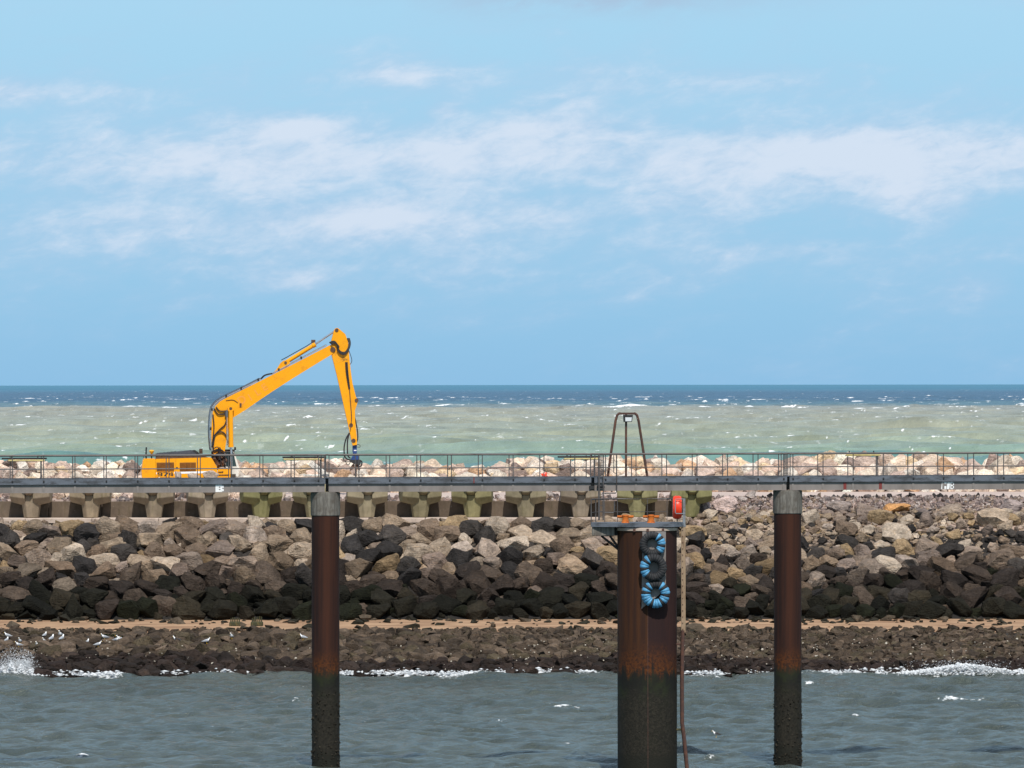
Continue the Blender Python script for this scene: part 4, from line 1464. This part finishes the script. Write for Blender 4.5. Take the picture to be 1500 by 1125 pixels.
# counterweight and house
cw = MB()
cwp = poly([(208, 700.3), (207, 690), (209, 674), (211, 671.5), (226, 671.5), (227.5, 673), (227.5, 700.3)])
cw.prism(cwp, NEAR - .02, 1.55).bevel(.14, 3, .9)
cw.build('counterweight', M_YELLOW, ex, True)
hs = poly([(227.8, 699.5), (227.8, 671.8), (307, 669.8), (309.5, 671), (317, 684), (318, 699.5)])
MB().prism(hs, NEAR, 1.5).bevel(.035, 1, .6).build('house', M_YELLOW, ex)
MB().prism(poly([(318.3, 699.5), (318.3, 685.3), (336.5, 685.3), (336.5, 699.5)]), NEAR + .02, -.35).bevel(.03, 1, .6).build('front_deck', M_YELLOW, ex)
MB().prism(poly([(318.3, 699.8), (318.3, 694.5), (345, 694.5), (345, 699.8)]), -.3, 1.5).build('front_frame', M_TRACK, ex)
b = MB().prism(poly([(228.3, 694.3), (228.3, 691.5), (309, 689.5), (309, 692.5)]), NEAR - .012, NEAR + .01)
b.build('white_stripe', M_WHITE, ex)
MB().prism(poly([(229.2, 698.6), (229.2, 691.0), (254.4, 690.5), (254.4, 698.0)]), NEAR - .02, NEAR + .01).build('number_plate_panel', M_YELLOW, ex)
for ch, px in (('9', 230.3), ('7', 238.4), ('4', 246.4)):
    glyph(ch, .35, .275, M_DARK, ex, (E(px, 0)[0], NEAR - .021, E(0, 697.3)[1]), 'digit', .006)
for (x0, x1) in ((228.9, 254.3), (262.6, 286.2)):
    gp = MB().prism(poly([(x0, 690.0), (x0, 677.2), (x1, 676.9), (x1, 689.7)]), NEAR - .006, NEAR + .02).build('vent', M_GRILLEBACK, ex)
    for k in range(11):
        yy = 677.9 + k * 1.12
        MB().prism(poly([(x0 + .3, yy + .62), (x0 + .3, yy), (x1 - .3, yy - .1), (x1 - .3, yy + .52)]), NEAR - .035, NEAR - .008).build('slat', M_GRILLE, gp)
    for fx in (.34, .67):
        xx = x0 + (x1 - x0) * fx
        MB().prism(poly([(xx - .25, 690), (xx - .25, 677), (xx + .25, 677), (xx + .25, 690)]), NEAR - .045, NEAR - .036).build('divider', M_GRILLE, gp)
MB().tube((E(258.6, 685)[0], NEAR - .03, E(258.6, 685)[1]), (E(258.6, 685)[0], NEAR + .02, E(258.6, 685)[1]), .07, None, 10).build('latch', M_DARK, ex)
for px in (257.0, 288.5):
    MB().prism(poly([(px - .12, 690.5), (px - .12, 672), (px + .12, 672), (px + .12, 690.5)]), NEAR - .010, NEAR + .01).build('door_seam', M_GRILLEBACK, ex)
MB().prism(poly([(319, 691.6), (319, 690.6), (325, 690.4), (325, 689.6), (326, 689.6), (326, 691.6)]), NEAR - .03, NEAR + .03).build('step', M_DARK, ex)
MB().prism(poly([(319, 696), (319, 694.8), (335, 694.6), (335, 695.8)]), NEAR - .03, NEAR + .03).build('step', M_BROWNSTEEL, ex)
# deck on top
MB().prism(poly([(228.5, 671.7), (228.5, 666.6), (281, 665.6), (296, 666.5), (304, 669.8)]), NEAR + .1, 1.4).build('walk_deck', M_BROWNSTEEL, ex)
hood = MB().prism(poly([(228, 666.4), (228.3, 664.2), (255, 661.8), (280, 659.3), (283.5, 662), (288, 665.4)]), NEAR + .25, .9).bevel(.03, 1, .5).build('hood', M_HOOD, ex)
for k in range(14):
    MB().box((E(231 + k * 2.0, 664)[0], -.3, E(231 + k * 2.0, 663.9 - k * .18)[1] + .02), (.04, 1.6, .03)).build('rib', M_DARK, hood)
MB().prism(poly([(281, 659.6), (285, 659), (290.5, 662.5), (291.5, 665.5), (286, 665.5)]), NEAR + .35, .4).build('hood_end', M_DARK, ex)
MB().tube((E(293.9, 664.5)[0], -.6, E(0, 665)[1]), (E(293.9, 664.5)[0], -.6, E(0, 657.6)[1]), .125, None, 14).build('exhaust', M_BROWNSTEEL, ex, True)
MB().path([(E(213.7, 0)[0], -1.2, E(0, 671.6)[1]), (E(213.7, 0)[0], -1.2, E(0, 661)[1]), (E(214.1, 0)[0], -1.2, E(0, 655)[1])], .055, 8).build('antenna', M_DARK, ex)
bk = thing('beacon', None, None)
bk.parent = ex
bk.location = (E(221.7, 0)[0], -1.2, E(0, 671.5)[1])
MB().tube((0, 0, 0), (0, 0, .33), .05, None, 8).build('stem', M_DARK, bk)
MB().lathe([(.07, .33), (.13, .42), (.19, .52), (.17, .58), (.08, .62)], 14).build('lens', M_AMBER, bk, True)
MB().path([(E(228, 0)[0], -1.4, E(0, 671)[1]), (E(228, 0)[0], -1.4, E(0, 665.6)[1]), (E(224, 0)[0], -1.4, E(0, 665.6)[1]), (E(210, 0)[0], -1.4, E(0, 666.5)[1]), (E(210, 0)[0], -1.4, E(0, 671)[1])], .025, 6).build('guard_rail', M_BROWNSTEEL, ex)
# boom foot machinery between house and cab
b = MB()
for k in range(16):
    px, py = rng.uniform(311, 328), rng.uniform(666, 683)
    x, z = E(px, py)
    if rng.random() < .5:
        b.tube((x, -.9, z), (x + rng.normal(0, .25), -.5, z + rng.normal(0, .2)), rng.uniform(.07, .16), None, 8)
    else:
        b.box((x, rng.uniform(-.9, -.3), z), (rng.uniform(.15, .4), .4, rng.uniform(.15, .35)))
b.build('valve_block', M_BROWNSTEEL, ex)
MB().prism(poly([(309.5, 671), (309.5, 661.5), (313, 659), (316, 663), (328, 664), (330, 684), (318, 684)]), -.28, .6).build('boom_foot', M_DARK, ex)
b = MB()
for k in range(9):
    x0, z0 = E(rng.uniform(311, 318), rng.uniform(656, 668))
    x1, z1 = E(rng.uniform(318, 330), rng.uniform(664, 682))
    ym = rng.uniform(-1.2, -.7)
    b.hose([(x0, ym, z0), ((x0 + x1) / 2 + .1, ym - .15, max(z0, z1) + .12), (x1, ym, (z0 + z1) / 2), (x1 + rng.normal(0, .1), ym, z1 - .1)], .035, 6)
b.build('hoses', M_HOSE, ex)
# cab on the far side
cb = MB().prism(poly([(329.5, 697), (328.5, 684), (329.8, 660.5), (342.6, 660.2), (347.6, 682), (347.6, 697)]), .15, 1.45).bevel(.05, 2, .6).build('cab', M_CABWHITE, ex)
MB().prism(poly([(330.0, 683), (331.0, 662.2), (341.7, 662), (346.0, 683)]), .125, .16).build('side_window', M_GLASS, cb)
MB().prism(poly([(328.6, 661.0), (329.6, 658.6), (343.0, 658.6), (344.2, 661.0)]), .10, 1.5).build('roof', M_DARK, cb)
MB().prism(poly([(341.6, 662.2), (343.3, 662.0), (349.6, 683), (349.0, 697.5), (346.5, 697.5), (346.3, 683)]), .08, .20).build('front_pillar', M_CABWHITE, cb)
MB().prism(poly([(335.6, 698), (335.6, 684.6), (348.5, 684.2), (348.2, 697.8)]), .06, .14).build('lower_panel', M_CABWHITE, cb)
MB().path([(E(342.5, 0)[0], -.05, E(0, 662)[1]), (E(344, 0)[0], -.1, E(0, 656.8)[1])], .03, 6).box((E(344.2, 0)[0], -.1, E(0, 657.6)[1]), (.14, .12, .22)).build('mirror', M_DARK, cb)

# boom
BY0, BY1 = -.62, .28
boom_pts = [(312, 666), (309.8, 652), (309.3, 636), (309.8, 618), (311.5, 603), (315.5, 594.5), (322, 588), (331, 583), (345, 576), (360, 568.6), (390, 553.5), (420, 538.2), (452, 521.8), (483, 505.6),
            (487.5, 505.0), (490.8, 507.6), (491.2, 512.5), (486.5, 518.8), (470, 528.8), (450, 541), (425, 556.6), (400, 572.5), (380, 586), (360, 600), (346, 608.8), (339.5, 612.8), (336, 618), (333.5, 628), (331.5, 642), (329.8, 655), (328, 666)]
boom = MB().prism(poly(boom_pts), BY0, BY1).bevel(.03, 1, 1.2).build('boom', M_YELLOW, ex)
b = MB()
b.prism(poly([(399, 547.5), (405, 541), (411, 531.5), (415, 528.3), (420, 527.4), (424.5, 530), (424.5, 534.5), (419, 538.2)]), -.50, -.40).prism(poly([(399, 547.5), (405, 541), (411, 531.5), (415, 528.3), (420, 527.4), (424.5, 530), (424.5, 534.5), (419, 538.2)]), .06, .16)
b.build('cylinder_bracket', M_YELLOW, boom)
x, z = E(418, 531.2)
MB().tube((x, -.55, z), (x, .2, z), .10, None, 12).build('pin', M_BROWNSTEEL, boom)
# pivot bosses and dirt
x, z = E(337.4, 598.5)
MB().tube((x, -.98, z), (x, .62, z), .25, None, 20).build('cylinder_pin', M_YELLOWD, boom)
MB().tube((x, -1.0, z), (x, .64, z), .11, None, 12).build('cylinder_pin', M_BROWNSTEEL, boom)
x, z = E(487.2, 512.0)
MB().tube((x, -.66, z), (x, .32, z), .19, None, 20).build('stick_pin', M_BROWNSTEEL, boom)
MB().hose([(E(330.5, 588)[0], BY0 - .02, E(0, 587.2)[1]), (E(341, 0)[0], BY0 - .03, E(0, 586.3)[1]), (E(348, 0)[0], BY0 - .02, E(0, 590.5)[1])], .022, 6).build('cable', M_HOSE, boom)
MB().box((E(352, 0)[0], BY0 - .04, E(0, 593.5)[1]), (.14, .08, .24)).build('junction_box', M_BROWNSTEEL, boom)
# ghost of painted-out letters on the boom side
ang = math.atan2(E(450, 541)[1] - E(360, 600)[1], E(450, 541)[0] - E(360, 600)[0])
for ch, px, py, s_ in [('D', 351.5, 594, .82), ('I', 367, 587.5, .74), ('L', 376.5, 580.5, .72), ('E', 386.5, 573.5, .72)]:
    x, z = E(px, py)
    o = letters(ch, s_, .012, M_GHOST, boom, (x, BY0 - .0035, z), (R(90), -ang, 0), 1.0, 'faded_letter')
    o.data.transform(Matrix.Diagonal((1, 1, .2, 1)))
# boom cylinders
for y in (-.86, .50):
    x0, z0 = E(337.4, 598.5)
    x1, z1 = E(337.9, 654.5)
    x2, z2 = E(338.3, 688)
    c = MB().tube((x0, y, z0 - .15), (x1, y, z1), .165, None, 16)
    c.tube((x0, y - .13, z0), (x0, y + .13, z0), .22, None, 16).tube((x1, y, z1 + .18), (x1, y, z1 - .02), .185, None, 16)
    cyl = c.build('boom_cylinder', M_YELLOW, ex, True)
    MB().tube((x1, y, z1), (x2, y, z2), .080, None, 12).build('rod', M_CHROME, cyl, True)
    if y < 0:
        MB().path([(x0 - .26, y, z0 - .1), (x0 - .27, y, z1 + .3), (x0 - .16, y, z1 + .1)], .035, 6).build('oil_pipe', M_CHROME, cyl)
# stick cylinder
x0, z0 = E(418, 531.2)
x1, z1 = E(461.4, 504.4)
x2, z2 = E(492.2, 483.6)
v0, v1, v2 = Vector((x0, -.17, z0)), Vector((x1, -.17, z1)), Vector((x2, -.17, z2))
cyl = MB().tube(v0, v1, .150, None, 16).tube(v1 - (v1 - v0).normalized() * .2, v1 + (v1 - v0).normalized() * .03, .185, None, 16).build('stick_cylinder', M_YELLOW, ex, True)
MB().tube(v1, v2, .070, None, 12).build('rod', M_CHROME, cyl, True)
up = Vector((-.45, 0, .85))
MB().path([v0 + up * .22 + Vector((-.2, -.1, 0)), v0 + up * .30 + Vector((.2, -.1, .12)), v1 + up * .22 + Vector((-.5, -.1, -.3)), v1 + up * .24 + Vector((0, -.1, 0))], .03, 6).build('oil_pipe', M_HOSE, cyl)
MB().box(v1 + up * .27, (.3, .2, .2)).build('valve', M_BROWNSTEEL, cyl)
# pipes and hoses along the boom
top = [(309.0, 660), (307.2, 640), (307.4, 618), (309.8, 600), (314.5, 591.8), (322, 585.5), (331, 580.6), (345, 573.8), (360, 566.4), (382, 555.2)]
top2 = [(398, 548.0), (420, 536.0), (452, 519.3), (478, 505.5)]
for k, (mt, r_) in enumerate([(M_CHROME, .045), (M_HOSE, .05), (M_CHROME, .04), (M_HOSE, .04)]):
    y = -.52 + .2 * k
    MB().hose([(E(a, b2)[0] - .03 * k, y, E(a, b2)[1] + .02 * k) for a, b2 in top], r_, 6).build('pipe', mt, boom)
    MB().hose([(E(a, b2)[0], y, E(a, b2)[1] + .02) for a, b2 in top2], r_, 6).build('pipe', mt, boom)
    MB().hose([(E(382, 555)[0], y, E(382, 555)[1]), (E(387, 550)[0], y - .06, E(387, 550.2)[1]), (E(393, 548.6)[0], y - .06, E(393, 548.2)[1]), (E(398.5, 547)[0], y, E(398, 547.2)[1])], .055, 6).build('hose', M_HOSE, boom)
for a, b2 in [(331, 580.2), (353, 569.2), (378, 556.5), (408, 541.5), (441, 524.2), (308, 628), (310.2, 600)]:
    MB().box((E(a, b2)[0], -.2, E(a, b2)[1]), (.12, .75, .2)).build('pipe_clamp', M_DARK, boom)
for pts in ([(310, 655), (312.5, 640), (322, 628.5), (329, 622), (332, 610), (331.8, 603)], [(312, 652), (315, 637), (324, 632.5), (330, 637), (332.4, 645), (332.8, 652)],
            [(313, 598), (319, 606.5), (328, 606), (332, 600.5)], [(316, 596), (322, 602), (336, 601.5), (341, 602.5)], [(309, 662), (320, 658.5), (328, 662), (332, 663)], [(311.5, 607), (313, 625), (311.5, 645), (312.5, 662)]):
    MB().hose([(E(a, b2)[0], BY0 - .10, E(a, b2)[1]) for a, b2 in pts], .045, 6).build('hose', M_HOSE, boom)
MB().box((E(331, 606)[0], BY0 - .1, E(331, 606)[1]), (.2, .16, .42)).build('valve', M_HOOD, boom)

# stick
st_pts = [(489.2, 483.5), (491.5, 480.7), (494.5, 480.2), (497.5, 482.5), (505.5, 489.2), (509.5, 500), (511, 518), (513.3, 541), (516, 561), (521, 581), (524.2, 587), (519.6, 601.8), (519.9, 617),
          (522.2, 640), (522.4, 651.6), (516.2, 652.6), (511.9, 632.5), (505.5, 604), (499, 575), (493, 549), (487.8, 528.4), (484.9, 517), (485.4, 498)]
stick = MB().prism(poly(st_pts), -.56, .22).bevel(.03, 1, .9).build('stick', M_YELLOW, ex)
MB().prism(poly([(485.5, 516.5), (486.5, 522), (488.2, 529.5), (490.5, 534), (496, 531), (503, 529), (510, 528), (510.2, 517), (506.5, 511), (497, 515)]), -.566, -.555).build('oil_stain', M_YELLOWD, stick)
for (px, py, r_) in [(493, 483.6, .13), (522.0, 586.5, .14), (513.8, 622.8, .14), (517.5, 645.5, .15), (487.3, 512, .2)]:
    x, z = E(px, py)
    MB().tube((x, -.60, z), (x, .26, z), r_, None, 14).build('pin', M_BROWNSTEEL, stick)
for k in range(4):
    dx_ = k * .9
    MB().hose([(E(482 + dx_, 503)[0], -.66 - .03 * k, E(0, 502.5 + dx_)[1]), (E(489, 0)[0], -.72, E(0, 500.5 + dx_)[1]), (E(493 + dx_, 0)[0], -.72, E(0, 505 + dx_)[1]), (E(494.5, 0)[0], -.72, E(0, 511 + dx_)[1]),
               (E(499, 0)[0], -.72, E(0, 516 + dx_)[1]), (E(505, 0)[0], -.70, E(0, 516.5 + dx_)[1]), (E(509.5 + dx_ * .5, 0)[0], -.66, E(0, 511)[1]), (E(511 + dx_ * .6, 0)[0], -.6, E(0, 503)[1]), (E(508.5 + dx_, 0)[0], -.55, E(0, 496)[1])], .052, 6).build('hose', M_HOSE, stick)
MB().hose([(E(510, 0)[0], -.5, E(0, 512)[1]), (E(514, 0)[0], -.5, E(0, 523)[1]), (E(515, 0)[0], -.5, E(0, 530)[1]), (E(511.6, 0)[0], -.5, E(0, 536)[1])], .022, 6).build('hose', M_HOSE, stick)
for a, b2 in ((506, 510), (508, 511)):
    MB().hose([(E(a, 0)[0], -.60, E(0, 531)[1]), (E(a + 1.2, 0)[0], -.61, E(0, 548)[1]), (E(b2 + .8, 0)[0], -.60, E(0, 570)[1])], .045, 6).build('pipe', M_HOSE, stick)
MB().hose([(E(511.5, 0)[0], -.6, E(0, 570)[1]), (E(513, 0)[0], -.6, E(0, 590)[1]), (E(514.5, 0)[0], -.62, E(0, 612)[1]), (E(513, 0)[0], -.66, E(0, 630)[1])], .03, 6).build('pipe', M_BROWNSTEEL, stick)
MB().hose([(E(519.5, 0)[0], -.4, E(0, 612)[1]), (E(523, 0)[0], -.4, E(0, 630)[1]), (E(523.8, 0)[0], -.4, E(0, 642)[1]), (E(522.2, 0)[0], -.4, E(0, 648)[1])], .045, 6).build('hose', M_HOSE, stick)
# grab on a blue rotator
gb = thing('grab', None, None)
gb.parent = ex
gx_, gz_ = E(520, 652)
gb.location = (gx_, -.17, gz_)
G = lambda px, py: (E(px, py)[0] - gx_, E(px, py)[1] - gz_)
b = MB().prism([G(516.3, 651.5), G(522.6, 651.5), G(522.6, 662), G(521.5, 664.5), G(517.2, 664.5), G(516.3, 662)], -.2, .2).bevel(.03, 1)
b.build('hanger', M_BLUE, gb)
MB().prism([G(518.2, 659.2), G(521.8, 659.2), G(521.8, 660.6), G(518.2, 660.6)], -.215, -.19).build('label_plate', M_WHITE, gb)
b = MB().tube((*([G(519.7, 0)[0], 0]), G(0, 663)[1]), (G(519.7, 0)[0], 0, G(0, 667)[1]), .16, None, 12)
b.build('joint', M_GALV, gb)
b = MB().prism([G(513.5, 673.5), G(515, 670), G(517, 667.5), G(524, 667.5), G(525.8, 670.5), G(525.2, 673), G(519, 674.5)], -.35, .35).bevel(.04, 1)
b.build('rotator', M_BLUE, gb)
b = MB().prism([G(512.5, 676.8), G(513.5, 673.8), G(526, 673.3), G(528.5, 676), G(527, 681.5), G(523, 680), G(518, 679.5)], -.42, .42).bevel(.05, 1)
b.build('head', M_DARK, gb)
for sgn in (-1, 1):
    jw = MB().prism([G(519.8 + sgn * 1.0, 679), G(519.8 + sgn * 4.2, 681), G(519.8 + sgn * 7.4, 687.2), G(519.8 + sgn * 6.6, 690), G(519.8 + sgn * 4.6, 688.2), G(519.8 + sgn * 2.2, 686.4), G(519.8 + sgn * .4, 685.8)], -.28, .28)
    jw.build('jaw', M_BROWNSTEEL, gb)
MB().path([(G(521.2, 0)[0], 0, G(0, 684)[1]), (G(521.4, 0)[0], 0, G(0, 699)[1])], .055, 8).build('chisel', M_BROWNSTEEL, gb)
for pts, r_ in [([(511.5, 634), (506.5, 643), (503.8, 655), (504.2, 667), (508, 672.5), (514.5, 674)], .05), ([(511.8, 634), (508.8, 645), (508.6, 660), (509.4, 668), (513, 671.5)], .05),
                ([(504.3, 668), (502.8, 673), (506, 676.5), (512, 676)], .028), ([(506.5, 674), (506.5, 678), (509, 681), (511.5, 679.5), (512.8, 676)], .028), ([(526, 674), (529.6, 676.5), (529, 682), (525.5, 683.5), (523.5, 680)], .05),
                ([(522.5, 651), (526.5, 652), (527, 655), (523, 655)], .02)]:
    MB().hose([(G(a, b2)[0], -.30, G(a, b2)[1]) for a, b2 in pts], r_, 6).build('hose', M_HOSE, gb)

# ------------------------------------------------------------------ gulls
def gull_mesh(kind):
    """a standing gull: body, neck and head as one skin, folded grey wings, tail"""
    b = MB()
    back = 2 if kind == 'black' else 1
    prof = [(-.26, .14, .012, .02), (-.20, .15, .035, .03), (-.12, .165, .062, .06), (-.02, .175, .078, .085), (.07, .19, .075, .09), (.13, .225, .055, .07), (.155, .275, .038, .045), (.17, .31, .040, .042), (.19, .33, .036, .035), (.215, .325, .012, .012)]
    rings = []
    n = 10
    for (x, z, ry, rz) in prof:
        rings.append([b.b.verts.new((x, ry * math.cos(k * TWO / n), z + rz * math.sin(k * TWO / n))) for k in range(n)])
    for i, (r0, r1) in enumerate(zip(rings, rings[1:])):
        for k in range(n):
            f = b.b.faces.new((r0[k], r0[(k + 1) % n], r1[(k + 1) % n], r1[k]))
            f.material_index = back if (i < 4 and 0 <= k <= 4) else 0
            f.smooth = True
    b.b.faces.new(rings[0][::-1])
    b.b.faces.new(rings[-1])
    nf = len(b.b.faces)
    for s in (-1, 1):
        pts = [(.08, s * .082, .19), (-.05, s * .088, .21), (-.20, s * .05, .17), (-.33, s * .02, .145), (-.20, s * .055, .135), (0, s * .09, .15)]
        pin = [(x, y * .7, z) for x, y, z in pts]
        va = [b.b.verts.new(p) for p in pts]
        vb = [b.b.verts.new(p) for p in pin]
        b.b.faces.new(va)
        b.b.faces.new(vb[::-1])
        for i in range(6):
            b.b.faces.new((va[i], va[(i + 1) % 6], vb[(i + 1) % 6], vb[i]))
    b.b.faces.ensure_lookup_table()
    for f in b.b.faces[nf:]:
        f.material_index = back
    nf = len(b.b.faces)
    b.tube((.21, 0, .325), (.275, 0, .312), .014, .004, 6)
    for s in (-1, 1):
        b.tube((.0, s * .03, .10), (.01, s * .03, 0), .008, .008, 5)
        b.box((.03, s * .03, .004), (.06, .04, .008))
    b.b.faces.ensure_lookup_table()
    for f in b.b.faces[nf:]:
        f.material_index = 3
    me = b.mesh('gull')
    for m_ in (M_GULLW, M_GULLG, M_GULLB, M_BEAK):
        me.materials.append(m_)
    return me


GM = {'grey': gull_mesh('grey'), 'black': gull_mesh('black')}
gulls = [
    (11, 931, 'grey', 'white gull nearest the left edge of the rocks, close under the sand'), (9, 938, 'grey', 'white gull at the left edge, lower of the pair there'),
    (29, 939, 'grey', 'gull standing just above another one near the left edge'), (27, 944.5, 'grey', 'gull above the white splash, lowest of its cluster'),
    (65, 930.5, 'grey', 'gull close under the start of the sand strip, upper of a pair'), (64, 939, 'grey', 'grey backed gull low down, lower of the pair under the sand'),
    (75, 936, 'grey', 'white gull between the pair and the bright large gull'), (88, 930, 'grey', 'small white gull directly above the bright large gull'),
    (90, 936, 'grey', 'brightest large white gull in the left flock'), (54, 944.5, 'grey', 'white gull standing upright right of the splash'),
    (127, 941, 'grey', 'small lone gull right of the left flock'), (143, 944, 'grey', 'long low gull right of the lone small one'),
    (152.5, 933, 'grey', 'gull beside the green weed patch on the shelf'), (170, 937, 'grey', 'smaller gull of the close pair right of the weed patch'),
    (176, 937, 'grey', 'larger gull of the close pair right of the weed patch'), (258, 936.5, 'black', 'black backed gull alone in the middle of the shelf'),
    (302, 939, 'grey', 'white gull midway between the black backed gull and timber stubs'), (339, 932, 'grey', 'white gull below the left timber stub'),
    (444, 933.5, 'grey', 'white gull just left of the left pile')]
for i, (px, py, kd, lab) in enumerate(gulls):
    o = link('gull', GM[kd])
    pyl = py + 4 + .00115 * (px - 750)
    lo_, hi_ = 397.0, 420.0
    for _ in range(30):                       # where the line of sight meets the shelf
        d = (lo_ + hi_) / 2
        zz = HC - (pyl - 562.5) * d / FPX
        if zz > float(ground_z(0, d)) + .42:
            lo_ = d
        else:
            hi_ = d
    x = (px - 750) * d / FPX
    o.location = (x, d, float(ground_z(x, d)) + .42)
    o.rotation_euler = (0, 0, float(rng.choice([0.3, 2.8, -.5, 3.5, 1.2, 4.4])))
    s = 1.15 if 'large' not in lab else 1.35
    o.scale = (s, s, s)
    tag(o, lab, 'gull', 'gulls resting on the tidal shelf')
o = link('gull', GM['black'])
q = P(1049, 1079, HC * FPX / (1079 - 562.5))
o.location = (q.x, q.y, -.05)
o.rotation_euler = (0, 0, 3.0)
tag(o, 'small dark bird floating on the harbour water right of the wide pile', 'gull')
wp = MB()
for k in range(120):
    p0 = Vector((rng.normal(0, .22), rng.normal(0, .15), rng.uniform(0, .25)))
    s_ = Vector((.06, .02, 0))
    wp.b.faces.new([wp.b.verts.new(x) for x in (p0 - s_, p0 + s_, p0 + Vector((.03, -.1, .1)), p0 + Vector((-.04, -.1, .1)))])
o = wp.build('seaweed_tuft', M_TUFT)
q = P(161, 932, 414.0)
o.location = (q.x, 414.0, float(ground_z(q.x, 414)) + .3)
tag(o, 'small green weed patch on the dark shelf left of centre', 'seaweed')

# ------------------------------------------------------------------ surf and spray
fv, ft = [], []
ico = bmesh.new()
ov = [ico.verts.new(p_) for p_ in ((1, 0, 0), (-1, 0, 0), (0, 1, 0), (0, -1, 0), (0, 0, 1), (0, 0, -1))]
bmesh.ops.convex_hull(ico, input=ov)
ico.verts.index_update()
iv = np.array([x.co for x in ico.verts])
ico.faces.ensure_lookup_table()
it = np.array([[x.index for x in f.verts] for f in ico.faces], dtype=np.int32)
ico.free()


def blobs(name, items, lab=None):
    V, Tt = [], []
    for i, (c, s) in enumerate(items):
        jit = 1.15 + rng.normal(0, .25, (len(iv), 1))
        V.append(iv * jit * np.array(s) + np.array(c))
        Tt.append(it + i * len(iv))
    V = np.concatenate(V)
    Tt = np.concatenate(Tt)
    me = bpy.data.meshes.new(name)
    me.from_pydata(V.tolist(), [], Tt.tolist())
    me.materials.append(M_FOAM)
    me.shade_smooth()
    return tag(link(name, me), kind='stuff')


it_ = []
for i in range(13000):                                     # thin broken surf line along the stones
    x = rng.uniform(-44, 44)
    a = .45 + .35 * math.sin(x * .21 + 2.2) + .25 * math.sin(x * .63 + .4) + .25 * math.sin(x * 1.7)
    if rng.random() > a:
        continue
    y = 396.2 + 1.0 * math.sin(x * .31) + .7 * math.sin(x * .83 + 1) - .4 + rng.normal(0, .45)
    r_ = rng.lognormal(math.log(.034), .5)
    it_.append(((x, y, .04 + abs(rng.normal(0, .10))), (r_ * 2.2, r_ * 1.5, r_ * .8)))
for i in range(9000):                                     # breaking wave on the right
    px = rng.normal(1392, 48)
    x = (px - 750) * 395.6 / FPX
    hh = max(.05, .48 * math.exp(-((px - 1415) / 55) ** 2) + .12)
    r_ = rng.lognormal(math.log(.028), .5)
    it_.append(((x, 395.4 + rng.normal(0, .5), hh * rng.random() ** 1.6), (r_ * 1.5, r_ * 1.3, r_)))
for i in range(9000):                                     # left splash: dense white base
    px = 26 + rng.normal(0, 17)
    x = (px - 750) * 395.5 / FPX
    hh = .75 * math.exp(-((px - 20) / 30) ** 2) * (.65 + .35 * math.sin(px * .45))
    r_ = rng.lognormal(math.log(.030), .5)
    it_.append(((x, 395.4 + rng.normal(0, .5), hh * rng.random() ** 1.3), (r_ * 1.4, r_ * 1.2, r_)))
blobs('surf_foam', it_)
sp_ = []
for j in range(26):                                       # jets of flung water over the left splash
    jx, jl, lean = rng.uniform(2, 46), rng.uniform(.5, 2.0), rng.normal(.12, .22)
    jl *= 1 - abs(jx - 22) / 46
    for i in range(400):
        u_ = rng.random() ** 1.3
        x = (jx - 750) * 395.8 / FPX + lean * u_ * jl + rng.normal(0, .05 + .22 * u_)
        r_ = rng.lognormal(math.log(.0115), .5) * (1.25 - .6 * u_)
        sp_.append(((x, 395.8 + rng.normal(0, .4), .2 + u_ * jl + rng.normal(0, .06)), (r_, r_, r_)))
for i in range(1100):
    px = rng.normal(1412, 36)
    x = (px - 750) * 395.8 / FPX
    h = rng.random() ** 1.8 * .65
    r_ = rng.lognormal(math.log(.0125), .4)
    sp_.append(((x, 395.8 + rng.normal(0, .4), .2 + h), (r_, r_, r_)))
blobs('sea_spray', sp_)
